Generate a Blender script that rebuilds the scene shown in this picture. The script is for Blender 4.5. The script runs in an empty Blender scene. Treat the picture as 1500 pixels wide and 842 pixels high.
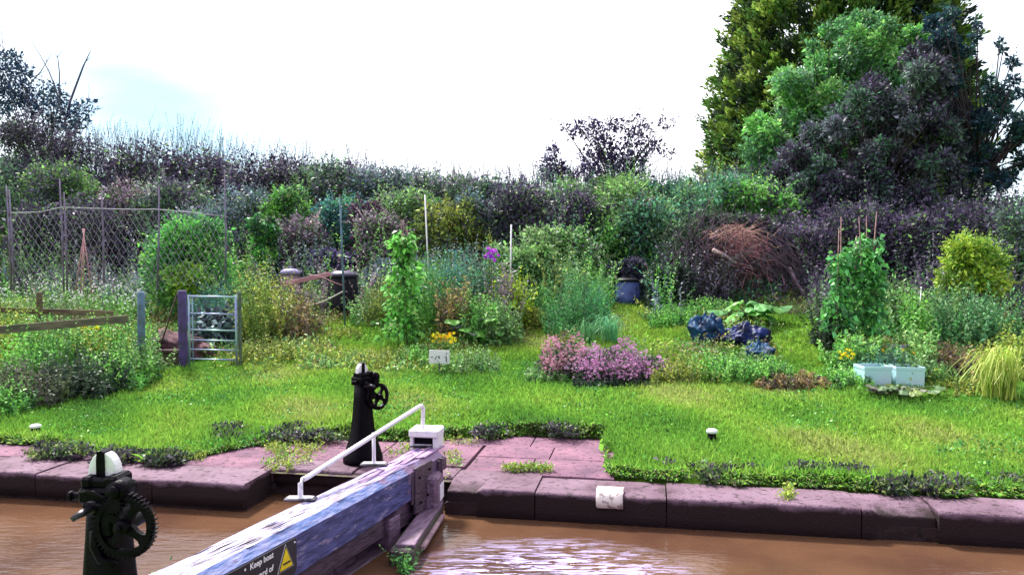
import bpy, bmesh, math, random
import numpy as np
from mathutils import Vector, Matrix, noise as mnoise

S = bpy.context.scene
COL = S.collection
R = math.radians
random.seed(7)
rng = np.random.default_rng(11)

# ------------------------------------------------------------------ camera
CAMZ = 2.2; FPX = 1150.0; PITCH = math.atan(41 / 1150)
cd = bpy.data.cameras.new('camera'); cam = bpy.data.objects.new('camera', cd); COL.objects.link(cam)
cam.location = (0, 0, CAMZ); cam.rotation_euler = (R(90) - PITCH, 0, 0)
cd.sensor_width = 36; cd.lens = 36 * FPX / 1500; cd.clip_end = 3000
S.camera = cam

# ------------------------------------------------------------------ world, sun, exposure
SUN_EL, SUN_AZ = 52, -28          # azimuth from +Y (behind the hedge) towards -X
w = bpy.data.worlds.new('World'); S.world = w; w.use_nodes = True
nt = w.node_tree; N = nt.nodes; L = nt.links; N.clear()
out = N.new('ShaderNodeOutputWorld'); bg = N.new('ShaderNodeBackground')
sky = N.new('ShaderNodeTexSky'); sky.sky_type = 'NISHITA'; sky.sun_disc = False
sky.sun_elevation = R(SUN_EL); sky.sun_rotation = R(SUN_AZ)
bg.inputs['Strength'].default_value = 0.1
tc = N.new('ShaderNodeTexCoord')
nz = N.new('ShaderNodeTexNoise'); nz.inputs['Scale'].default_value = 2.2; nz.inputs['Detail'].default_value = 5
mp = N.new('ShaderNodeMapping'); mp.inputs['Scale'].default_value = (1, 1, 3.2)
L.new(tc.outputs['Generated'], mp.inputs[0]); L.new(mp.outputs[0], nz.inputs['Vector'])
def gap(px, py, r0, r1):
    v = Vector(((px - 750), 1150, (380 - py))).normalized()
    d = N.new('ShaderNodeVectorMath'); d.operation = 'DISTANCE'; d.inputs[1].default_value = v
    mm = N.new('ShaderNodeMapping'); mm.inputs['Scale'].default_value = (1, 1, 1)
    L.new(tc.outputs['Generated'], d.inputs[0])
    mr = N.new('ShaderNodeMapRange'); mr.inputs['From Min'].default_value = r1; mr.inputs['From Max'].default_value = r0
    L.new(d.outputs['Value'], mr.inputs['Value']); return mr.outputs[0]
g1 = gap(200, 135, .0, .40); g2 = gap(1580, 90, .0, .42)
mx = N.new('ShaderNodeMath'); mx.operation = 'MAXIMUM'; L.new(g1, mx.inputs[0]); L.new(g2, mx.inputs[1])
ml = N.new('ShaderNodeMath'); ml.operation = 'MULTIPLY'; L.new(mx.outputs[0], ml.inputs[0]); L.new(nz.outputs['Fac'], ml.inputs[1])
cr = N.new('ShaderNodeMapRange'); cr.interpolation_type = 'SMOOTHSTEP'; cr.inputs['From Min'].default_value = .08; cr.inputs['From Max'].default_value = .55
cr.inputs['To Min'].default_value = 0; cr.inputs['To Max'].default_value = .85
L.new(ml.outputs[0], cr.inputs['Value'])
mix = N.new('ShaderNodeMix'); mix.data_type = 'RGBA'
L.new(cr.outputs[0], mix.inputs['Factor'])
sdv = N.new('ShaderNodeVectorMath'); sdv.operation = 'DOT_PRODUCT'; sdv.inputs[1].default_value = Vector((math.sin(R(SUN_AZ)), math.cos(R(SUN_AZ)), .35)).normalized()
L.new(tc.outputs['Generated'], sdv.inputs[0])
crv = N.new('ShaderNodeMapRange'); crv.inputs['From Min'].default_value = -.5; crv.inputs['From Max'].default_value = .55; L.new(sdv.outputs['Value'], crv.inputs['Value'])
cloud = N.new('ShaderNodeMix'); cloud.data_type = 'RGBA'; L.new(crv.outputs[0], cloud.inputs['Factor'])
cloud.inputs['A'].default_value = (3.2, 3.2, 4.2, 1); cloud.inputs['B'].default_value = (9.6, 9.7, 10.4, 1)       # overcast, brightest on the sun's side
L.new(cloud.outputs['Result'], mix.inputs['A'])
tint = N.new('ShaderNodeMix'); tint.data_type = 'RGBA'; tint.blend_type = 'MULTIPLY'; tint.inputs['Factor'].default_value = 1
tint.inputs['B'].default_value = (.36, .58, .68, 1); L.new(sky.outputs[0], tint.inputs['A'])
L.new(tint.outputs['Result'], mix.inputs['B'])
L.new(mix.outputs['Result'], bg.inputs['Color']); L.new(bg.outputs[0], out.inputs[0])
sd = bpy.data.lights.new('sun', 'SUN'); so = bpy.data.objects.new('sun', sd); COL.objects.link(so)
sd.energy = 3.8; sd.angle = R(7); sd.color = (1, .96, .88)
ce = math.cos(R(SUN_EL))
sdir = Vector((math.sin(R(SUN_AZ)) * ce, math.cos(R(SUN_AZ)) * ce, math.sin(R(SUN_EL))))
so.rotation_euler = (-sdir).to_track_quat('-Z', 'Y').to_euler()
so.location = (0, 0, 30)
vs = S.view_settings; vs.view_transform = 'Standard'; vs.look = 'None'; vs.gamma = 1; vs.exposure = 1.22
vs.use_curve_mapping = False
S.cycles.max_bounces = 6; S.cycles.transparent_max_bounces = 4

# ------------------------------------------------------------------ layout helpers
DX, DY = 0.985, -0.1736           # along the canal edge
NX, NY = 0.1736, 0.985            # away from the canal
def uvw(u, v, z=0.0): return Vector((u * DX + v * NX, 7.43 + u * DY + v * NY, z))
def uv_of(x, y):
    y = y - 7.43; return x * DX + y * DY, x * NX + y * NY
GV = [(-1, 0), (1.3, .02), (3.5, .14), (5.3, .32), (8, .68), (11.5, 1.18), (13, 1.75), (15, 2.75), (16.5, 3.2), (22, 3.3), (60, 3.0), (400, 1.0)]
def gz(u, v):
    return float(np.interp(v, [a for a, b in GV], [b for a, b in GV]))
def gxy(x, y): return gz(*uv_of(x, y))
def loc(px, v):
    k = (px - 750) / FPX
    Y = (v + NY * 7.43) / (NX * k + NY)
    return k * Y, Y
def ground_at(px, py):
    k = (px - 750) / FPX; t = (380 - py) / FPX
    Y = 3.0
    while Y < 80:
        if CAMZ + t * Y <= gxy(k * Y, Y): break
        Y += .02
    return k * Y, Y, gxy(k * Y, Y)
def at(px, py, Y): return Vector(((px - 750) / FPX * Y, Y, CAMZ - (py - 380) / FPX * Y))

# ------------------------------------------------------------------ materials
MATS = {}
def mat(name, col, rough=.7, metal=0, col2=None, scale=8, detail=4, bump=0, bscale=None, spec=.4, thr=(.4, .6), stretch=None, coat=0):
    if name in MATS: return MATS[name]
    m = bpy.data.materials.new(name); m.use_nodes = True
    n = m.node_tree.nodes; l = m.node_tree.links; b = n['Principled BSDF']
    b.inputs['Roughness'].default_value = rough; b.inputs['Metallic'].default_value = metal
    b.inputs['Specular IOR Level'].default_value = spec; b.inputs['Coat Weight'].default_value = coat
    t = n.new('ShaderNodeTexCoord'); src = t.outputs['Object']
    if stretch:
        mpn = n.new('ShaderNodeMapping'); mpn.inputs['Scale'].default_value = stretch[0]; mpn.inputs['Rotation'].default_value = stretch[1]
        l.new(src, mpn.inputs[0]); src = mpn.outputs[0]
    z = n.new('ShaderNodeTexNoise'); z.inputs['Scale'].default_value = scale; z.inputs['Detail'].default_value = detail
    l.new(src, z.inputs['Vector'])
    if col2 is None: col2 = tuple(c * .6 for c in col)
    r = n.new('ShaderNodeValToRGB'); e = r.color_ramp.elements
    e[0].position = thr[0]; e[1].position = thr[1]; e[0].color = (*col, 1); e[1].color = (*col2, 1)
    l.new(z.outputs['Fac'], r.inputs[0]); l.new(r.outputs[0], b.inputs['Base Color'])
    if bump:
        z2 = n.new('ShaderNodeTexNoise'); z2.inputs['Scale'].default_value = bscale or scale * 3; z2.inputs['Detail'].default_value = 6
        l.new(src, z2.inputs['Vector'])
        bp = n.new('ShaderNodeBump'); bp.inputs['Strength'].default_value = bump; bp.inputs['Distance'].default_value = .02
        l.new(z2.outputs['Fac'], bp.inputs['Height']); l.new(bp.outputs[0], b.inputs['Normal'])
    MATS[name] = m; return m
def leaf_mat(name, trans=.3, rough=.5, spec=.28):
    m = bpy.data.materials.new(name); m.use_nodes = True
    n = m.node_tree.nodes; l = m.node_tree.links; b = n['Principled BSDF']
    b.inputs['Roughness'].default_value = rough; b.inputs['Specular IOR Level'].default_value = spec
    a = n.new('ShaderNodeAttribute'); a.attribute_name = 'col'
    l.new(a.outputs['Color'], b.inputs['Base Color'])
    if trans:
        t = n.new('ShaderNodeBsdfTranslucent'); l.new(a.outputs['Color'], t.inputs['Color'])
        mxs = n.new('ShaderNodeMixShader'); mxs.inputs[0].default_value = trans
        l.new(b.outputs[0], mxs.inputs[1]); l.new(t.outputs[0], mxs.inputs[2])
        l.new(mxs.outputs[0], n['Material Output'].inputs['Surface'])
    return m
LEAF = leaf_mat('leaf'); PETAL = leaf_mat('petal', .2, .6, .1); GRASS = leaf_mat('grass_blade', .3, .6, .15)
BARK = mat('bark', (.055, .035, .045), .9, col2=(.02, .014, .018), scale=14, bump=.5)
STEM = mat('green_stem', (.09, .14, .04), .7, col2=(.05, .08, .02), scale=20)
DRY = mat('dry_stem', (.30, .17, .15), .8, col2=(.16, .08, .10), scale=10)
IRON = mat('black_cast_iron', (.0012, .0006, .002), .4, col2=(.004, .002, .006), scale=25, bump=.25, spec=.07)
WHITE = mat('white_paint', (.78, .74, .80), .5, col2=(.55, .48, .55), scale=18, thr=(.55, .75), bump=.1)

# ------------------------------------------------------------------ object helpers
def thing(name, label, cat, p=(0, 0, 0), group=None, rz=0):
    o = bpy.data.objects.new(name, None); COL.objects.link(o); o.empty_display_size = .2
    o.location = p; o.rotation_euler = (0, 0, rz); o['label'] = label; o['category'] = cat
    if group: o['group'] = group
    return o
def structure(o, kind='structure'): o['kind'] = kind; return o
class MB:
    def __init__(s): s.v = []; s.f = []; s.sm = []
    def add(s, vs_, fs, smooth=False):
        k = len(s.v); s.v += [tuple(a) for a in vs_]; s.f += [tuple(i + k for i in f) for f in fs]; s.sm += [smooth] * len(fs)
    def box(s, c, sz, M=None, bev=0.0):
        x, y, z = (a / 2 for a in sz)
        if bev:
            b_ = min(bev, x * .9, y * .9, z * .9)
            pts = []
            for sx in (-1, 1):
                for sy in (-1, 1):
                    for sz_ in (-1, 1):
                        pts += [(sx * (x - b_), sy * (y - b_), sz_ * z), (sx * (x - b_), sy * y, sz_ * (z - b_)), (sx * x, sy * (y - b_), sz_ * (z - b_))]
            bm = bmesh.new(); [bm.verts.new(p) for p in pts]
            bmesh.ops.convex_hull(bm, input=bm.verts); bm.verts.ensure_lookup_table()
            vv = [v.co.copy() for v in bm.verts]; ff = [[v.index for v in f.verts] for f in bm.faces]
            bm.verts.index_update(); ff = [[v.index for v in f.verts] for f in bm.faces]; bm.free()
        else:
            vv = [Vector((a * x, b * y, d * z)) for a in (-1, 1) for b in (-1, 1) for d in (-1, 1)]
            ff = [(0, 1, 3, 2), (4, 6, 7, 5), (0, 4, 5, 1), (2, 3, 7, 6), (0, 2, 6, 4), (1, 5, 7, 3)]
        M = M or Matrix.Identity(3); c = Vector(c)
        s.add([c + M @ a for a in vv], ff)
    def tube(s, pts, rad, seg=8, cap=True):
        pts = [Vector(p) for p in pts]
        if not hasattr(rad, '__len__'): rad = [rad] * len(pts)
        rings = []; up = Vector((0, 0, 1))
        for i, p in enumerate(pts):
            t = (pts[min(i + 1, len(pts) - 1)] - pts[max(i - 1, 0)])
            t = t.normalized() if t.length > 1e-9 else Vector((0, 0, 1))
            a = t.cross(up if abs(t.z) < .95 else Vector((1, 0, 0))).normalized(); b = t.cross(a)
            rings += [p + (a * math.cos(2 * math.pi * j / seg) + b * math.sin(2 * math.pi * j / seg)) * rad[i] for j in range(seg)]
        fs = []
        for i in range(len(pts) - 1):
            for j in range(seg):
                k = (j + 1) % seg
                fs.append((i * seg + j, i * seg + k, (i + 1) * seg + k, (i + 1) * seg + j))
        if cap: fs += [tuple(reversed(range(seg))), tuple((len(pts) - 1) * seg + j for j in range(seg))]
        s.add(rings, fs, True)
    def prism(s, poly, M, t):          # poly in local XZ, extruded along local Y by t (centred); M 4x4
        n = len(poly)
        vv = [M @ Vector((x, -t / 2, z)) for x, z in poly] + [M @ Vector((x, t / 2, z)) for x, z in poly]
        fs = [tuple(range(n)), tuple(reversed(range(n, 2 * n)))] + [(i, i + n, (i + 1) % n + n, (i + 1) % n) for i in range(n)]
        s.add(vv, fs)
    def build(s, name, m, parent=None, label=None, shift=True, bevel=0):
        me = bpy.data.meshes.new(name)
        off = Vector(parent_world(parent)) if (parent is not None and shift) else Vector((0, 0, 0))
        me.from_pydata([Vector(a) - off for a in s.v], [], s.f)
        me.polygons.foreach_set('use_smooth', s.sm)
        me.materials.append(m); me.update()
        o = bpy.data.objects.new(name, me); COL.objects.link(o)
        if parent is not None: o.parent = parent
        if label: o['label'] = label
        bm = bmesh.new(); bm.from_mesh(me); bmesh.ops.recalc_face_normals(bm, faces=bm.faces); bm.to_mesh(me); bm.free()
        if bevel:
            b = o.modifiers.new('bevel', 'BEVEL'); b.width = bevel; b.segments = 2; b.limit_method = 'ANGLE'
        return o
def parent_world(p):
    v = Vector(p.location)
    while p.parent: p = p.parent; v += p.location
    return v
def npmesh(name, V, nper, C, m, parent=None, smooth=False):
    """V: (n*nper,3) vertices, one face each of nper verts. C: (n,3) colours"""
    n = len(V) // nper
    me = bpy.data.meshes.new(name)
    me.vertices.add(n * nper); me.vertices.foreach_set('co', V.astype(np.float32).ravel())
    me.loops.add(n * nper); me.loops.foreach_set('vertex_index', np.arange(n * nper, dtype=np.int32))
    me.polygons.add(n); me.polygons.foreach_set('loop_start', np.arange(0, n * nper, nper, dtype=np.int32))
    me.polygons.foreach_set('loop_total', np.full(n, nper, dtype=np.int32))
    me.update(calc_edges=True)
    a = me.color_attributes.new('col', 'FLOAT_COLOR', 'POINT')
    cc = np.ones((n * nper, 4), dtype=np.float32); cc[:, :3] = np.repeat(C, nper, axis=0)
    a.data.foreach_set('color', cc.ravel())
    me.materials.append(m)
    o = bpy.data.objects.new(name, me); COL.objects.link(o)
    if parent is not None: o.parent = parent
    return o
def unit(a): return a / np.maximum(np.linalg.norm(a, axis=1, keepdims=True), 1e-9)
def leaf_arrays(P, D, Sz, asp=.5, droop=.15):
    n = len(P); D = unit(D)
    side = unit(np.cross(D, rng.normal(size=(n, 3))))
    Sz = np.broadcast_to(np.asarray(Sz, float), (n,))[:, None]
    mid = P + D * Sz * .45
    tip = P + D * Sz; tip[:, 2] -= (Sz[:, 0] * droop)
    V = np.stack([P, mid + side * Sz * asp * .5, tip, mid - side * Sz * asp * .5], axis=1)
    return V.reshape(-1, 3)
def jitter(C, amt=.3):
    C = np.asarray(C, float); n = len(C)
    return np.clip(C * np.exp(rng.normal(size=(n, 1)) * amt * 1.25) * (1 + rng.uniform(-amt * .3, amt * .3, (n, 3))), 0, .85)

# leaf tints, several lighter and darker ones to each palette
GAIN = dict(plum=1.7, plumgreen=2.5, slate=2.5, teal=2.3, green=2.3, bright=1.45, lime=1.3, olive=1.8, yellowgreen=1.7, mid=2.4, mauve=1.9, brown=1.9, dark=1.7, navy=1.5, conifer=1.9, blue=1.7)
PAL = dict(
    plum=[(.040, .028, .062), (.055, .042, .075), (.030, .026, .045), (.09, .075, .11)],
    plumgreen=[(.045, .035, .065), (.05, .09, .06), (.10, .10, .11), (.035, .05, .05), (.07, .12, .05)],
    slate=[(.07, .09, .11), (.05, .08, .09), (.10, .11, .13), (.04, .06, .06)],
    teal=[(.035, .10, .065), (.05, .14, .08), (.03, .06, .05), (.07, .14, .06)],
    green=[(.06, .17, .035), (.09, .22, .04), (.035, .09, .03), (.12, .25, .06)],
    bright=[(.07, .26, .06), (.11, .34, .07), (.04, .15, .05), (.16, .36, .07), (.03, .09, .04)],
    lime=[(.24, .36, .05), (.30, .42, .06), (.16, .28, .04), (.12, .2, .04)],
    olive=[(.12, .16, .03), (.17, .20, .04), (.08, .11, .03), (.20, .22, .05)],
    yellowgreen=[(.19, .25, .04), (.14, .22, .04), (.09, .16, .04), (.26, .27, .06)],
    mid=[(.06, .13, .04), (.09, .17, .05), (.05, .09, .04), (.11, .17, .07)],
    mauve=[(.16, .12, .16), (.11, .08, .11), (.20, .15, .16), (.08, .10, .06)],
    brown=[(.13, .09, .05), (.10, .12, .04), (.19, .14, .06), (.07, .05, .05)],
    dark=[(.018, .035, .022), (.03, .05, .03), (.015, .022, .022), (.04, .06, .04)],
    navy=[(.012, .022, .05), (.02, .03, .06), (.012, .03, .04), (.03, .05, .08)],
    conifer=[(.045, .09, .02), (.08, .12, .02), (.02, .035, .015), (.10, .14, .03), (.012, .018, .014)],
    blue=[(.04, .13, .16), (.05, .17, .15), (.03, .09, .11), (.06, .2, .12)],
)
def pick(pal, n):
    p = np.array(PAL[pal]) * GAIN[pal] if isinstance(pal, str) else np.array(pal) * 1.35; return p[rng.integers(0, len(p), n)]

def blob_leaves(blobs, n, ls, asp=.5, shell=.55, up=.35, mixpal=None):
    """blobs: list of (centre, radius vec, colour). n leaves in all, by surface"""
    wts = np.array([b[1][0] * b[1][2] for b in blobs]); cnt = np.maximum((n * wts / wts.sum()).astype(int), 4)
    Ps, Ds, Cs = [], [], []
    for (c, r, col), k in zip(blobs, cnt):
        d = unit(rng.normal(size=(k, 3)))
        lump = 1 + .32 * np.sin(d[:, :1] * 5 + c[0] * 3) * np.cos(d[:, 2:3] * 6 + c[2] * 2) + .16 * rng.normal(size=(k, 1))
        rad = (shell + (1 - shell) * rng.random((k, 1)) ** .6) * lump
        Ps.append(np.array(c) + d * rad * np.array(r))
        Ds.append(d + rng.normal(size=(k, 3)) * .6 + np.array([0, 0, up]))
        cc_ = np.tile(col, (k, 1))
        if mixpal is not None: q_ = rng.random(k) < .5; cc_[q_] = mixpal[rng.integers(0, len(mixpal), q_.sum())]
        Cs.append(cc_)
    P = np.concatenate(Ps); D = np.concatenate(Ds); C = jitter(np.concatenate(Cs), .35)
    Sz = ls * np.clip(np.exp(rng.normal(size=len(P)) * .38), .4, 1.8) * .9
    return leaf_arrays(P, D, Sz, asp), C
def shoot_leaves(starts, dirs, lens, k, ls, cols, asp=.4, bend=.25, ang=.9):
    """straight-ish shoots with k leaves each"""
    n = len(starts); dirs = unit(dirs)
    t = np.linspace(.12, 1, k)[None, :, None]
    sway = rng.normal(size=(n, 1, 3)) * bend * np.array([1, 1, .2])
    P = starts[:, None, :] + dirs[:, None, :] * lens[:, None, None] * t + sway * lens[:, None, None] * t ** 2
    D = dirs[:, None, :] * .6 + rng.normal(size=(n, k, 3)) * ang
    Sz = ls * (1.15 - .6 * t[..., 0]) * rng.uniform(.7, 1.3, (n, k))
    C = np.repeat(cols, k, axis=0)
    return leaf_arrays(P.reshape(-1, 3), D.reshape(-1, 3), Sz.ravel(), asp), jitter(C, .28), P
def stems_mesh(P, base, r, name, m, parent, cap=400):
    """thin 3-sided stems through points P (n,k,3)"""
    mb = MB()
    for i in range(min(len(P), cap)):
        pts = [base[i]] + [P[i, j] for j in range(0, P.shape[1], max(1, P.shape[1] // 4))] + [P[i, -1]]
        mb.tube(pts, [r] + [r * .6] * (len(pts) - 2) + [r * .25], 3, False)
    return mb.build(name, m, parent, shift=False)

def size_of(px, v, wpx, top):
    x, y = loc(px, v); g = gxy(x, y)
    return x, y, g, wpx * y / FPX, CAMZ - (top - 380) / FPX * y - g

COMMON = [(.06, .12, .05), (.10, .20, .06), (.07, .06, .10), (.12, .10, .14), (.04, .04, .055), (.16, .23, .09), (.04, .07, .045), (.08, .17, .09)]
def bush(name, label, cat, px, v, wpx, top, pal, n=9000, ls=.08, asp=.5, nb=16, group=None, sink=.0, depth=.8, sprig=40, sprigl=.45, lo=.12, stem=True, prof='round'):
    x, y, g, W, H = size_of(px, v, wpx, top)
    t = thing(name, label, cat, (x, y, g - sink), group); H += sink
    nb = int(nb * 1.9); sprig = int(sprig * 2.4)
    blobs = []; cols = pick(pal, nb)
    for i in range(nb):
        h = lo + (.88 - lo) * rng.random() ** .8
        if prof == 'round': rr = math.sqrt(max(.05, 1 - ((h - .35) / .75) ** 2))
        elif prof == 'col': rr = .85
        else: rr = 1.05 - h * .75
        a = rng.random() * 6.283; q = rng.random() ** .5 * .40 * rr
        r = W * rng.uniform(.10, .20) * (.75 + .25 * rr)
        rz_ = min(r, H * .3) * rng.uniform(.8, 1.1)
        z = min(h * H, H - rz_ * .95)
        blobs.append(((q * W * math.cos(a), q * W * depth * math.sin(a), max(z, rz_ * .7)), (r, r * depth, rz_), cols[i]))
    ls *= 1.3; n = int(n * 1.25)
    V, C = blob_leaves(blobs, n, ls, asp, .25, mixpal=np.concatenate([pick(pal, 24), pick(COMMON, 40)]) if name in ('bank_shrub', 'hedge_bush') else pick(pal, 64))
    parts = [(V, C)]
    if sprig:
        bi = rng.integers(0, nb, sprig)
        st = np.array([blobs[i][0] for i in bi]); rr = np.array([blobs[i][1] for i in bi])
        d = unit(rng.normal(size=(sprig, 3)) * np.array([.8, .6, .5]) + np.array([0, -.25, .9]))
        st = st + d * rr * .8
        V2, C2, _ = shoot_leaves(st, d, rng.uniform(.3, 1, sprig) * sprigl * min(W, H) * .5, 12, ls * .9, np.array([blobs[i][2] for i in bi]), asp)
        parts.append((V2, C2))
    npmesh('foliage', np.concatenate([p[0] for p in parts]), 4, np.concatenate([p[1] for p in parts]), LEAF, t)
    if stem:
        mb = MB()
        for i in range(min(nb, 9)):
            c = Vector(blobs[i][0]); mb.tube([(rng.normal() * .03, rng.normal() * .03, -.05), (c.x * .4, c.y * .4, c.z * .5), c], [.012 + .008 * H, .012, .006], 5, False)
        mb.build('stem', BARK, t, shift=False)
    return t, blobs, W, H

def weeds(name, label, cat, px, v, wpx, top, pal, ns=60, k=16, ls=.07, asp=.35, dpt=.5, hv=.45, group=None, flowers=None, stemmat=None, bend=.12, lean=.12, fsz=.02, ang=.9, yrot=0):
    x, y, g, W, H = size_of(px, v, wpx, top); ns = int(ns * 1.8); ls *= 1.35
    t = thing(name, label, cat, (x, y, g), group)
    st = np.stack([rng.uniform(-.5, .5, ns) * W, rng.uniform(-.5, .5, ns) * dpt, np.zeros(ns)], 1)
    if yrot:
        st[:, 1] += st[:, 0] * yrot
    st[:, 2] = [gxy(x + a, y + b) - g - .02 for a, b, _ in st]
    edge = 1 - .35 * np.abs(st[:, 0] / (W * .5)) ** 2
    ln = H * rng.uniform(1 - hv, 1, ns) * edge
    d = np.array([0, 0, 1.]) + rng.normal(size=(ns, 3)) * lean * np.array([1, 1, 0])
    V, C, P = shoot_leaves(st, d, ln, k, ls, pick(pal, ns), asp, bend, ang)
    npmesh('foliage', V, 4, C, LEAF, t)
    stems_mesh(P, st, .005, 'stem', stemmat or STEM, t, 90)
    if flowers:
        cols, nf, spread = flowers
        idx = rng.integers(0, ns, nf)
        c = P[idx, -1] + rng.normal(size=(nf, 3)) * spread
        flower_mesh(c, fsz, cols, t)
    return t, W, H, P

def flower_mesh(c, sz, cols, parent, name='flower', n=6):
    c = np.asarray(c); m = len(c)
    Ps = np.repeat(c, n, axis=0)
    a = np.tile(np.arange(n) * 2 * math.pi / n, m) + np.repeat(rng.random(m) * 6, n)
    tilt = np.repeat(rng.normal(size=(m, 3)) * .35 + np.array([0, -.5, .2]), n, axis=0)
    D = np.stack([np.cos(a), np.sin(a) * .5, np.sin(a) * .8], 1) + tilt * .4
    V = leaf_arrays(Ps, D, np.repeat(sz * rng.uniform(.7, 1.2, m), n), .8, 0)
    C = jitter(np.repeat(pick(cols, m), n, axis=0), .15)
    return npmesh(name, V, 4, C, PETAL, parent)

# ------------------------------------------------------------------ ground
def vmin(u):
    pts = [(-60, .85), (-5.6, .85), (-4.6, .45), (-3.75, .42), (-3.35, 1.25), (-2.4, 1.8), (-1.4, 1.75), (-1.1, 2.05), (-.2, 2.35), (.75, 2.3), (.86, .75), (1.3, .62), (60, .58)]
    return float(np.interp(u, [a for a, b in pts], [b for a, b in pts]))
GROUND = mat('turf_and_soil', (.07, .20, .02), .95, col2=(.16, .30, .03), scale=1.1, detail=8, thr=(.35, .65), bump=.6, bscale=25, spec=.1)
us = np.concatenate([[-400, -200, -90, -50, -32], np.arange(-24, 24.01, .16), [32, 50, 90, 200, 400]])
vv_ = np.concatenate([np.arange(.5, 3.2, .06), np.arange(3.2, 18, .2), [19, 21, 24, 30, 45, 80, 160, 400]])
mb = MB(); nu, nv = len(us), len(vv_)
gv, gf = [], []
for v in vv_:
    for u in us:
        edge = v - vmin(u) + .10 * mnoise.noise(Vector((u * 3.1, v * 3.1, 0))) + .04 * mnoise.noise(Vector((u * 11, v * 11, 5)))
        k = min(1, max(0, edge / .1))
        z = k * (gz(u, v) + .025) - .06 * (1 - k)
        if k > 0 and v < 18: z += k * (.04 * mnoise.noise(Vector((u * .7, v * .7, 3))) + .02 * mnoise.noise(Vector((u * 2.7, v * 2.7, 8))))
        gv.append(uvw(u, v, z))
for j in range(nv - 1):
    for i in range(nu - 1):
        a = j * nu + i; gf.append((a, a + 1, a + nu + 1, a + nu))
GZG = np.array([p.z for p in gv]).reshape(nv, nu)
def gzn(U, V):
    i = np.clip(np.searchsorted(us, U) - 1, 0, nu - 2); j = np.clip(np.searchsorted(vv_, V) - 1, 0, nv - 2)
    a = (U - us[i]) / (us[i + 1] - us[i]); b = np.clip((V - vv_[j]) / (vv_[j + 1] - vv_[j]), 0, 1)
    return (GZG[j, i] * (1 - a) + GZG[j, i + 1] * a) * (1 - b) + (GZG[j + 1, i] * (1 - a) + GZG[j + 1, i + 1] * a) * b
mb.add(gv, gf, True); ground = structure(mb.build('ground', GROUND))
mb = MB()
mb.add([uvw(-400, -3.75, .18), uvw(400, -3.75, .18), uvw(400, -400, .18), uvw(-400, -400, .18)], [(0, 1, 2, 3)])
structure(mb.build('near_ground', GROUND))

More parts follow.
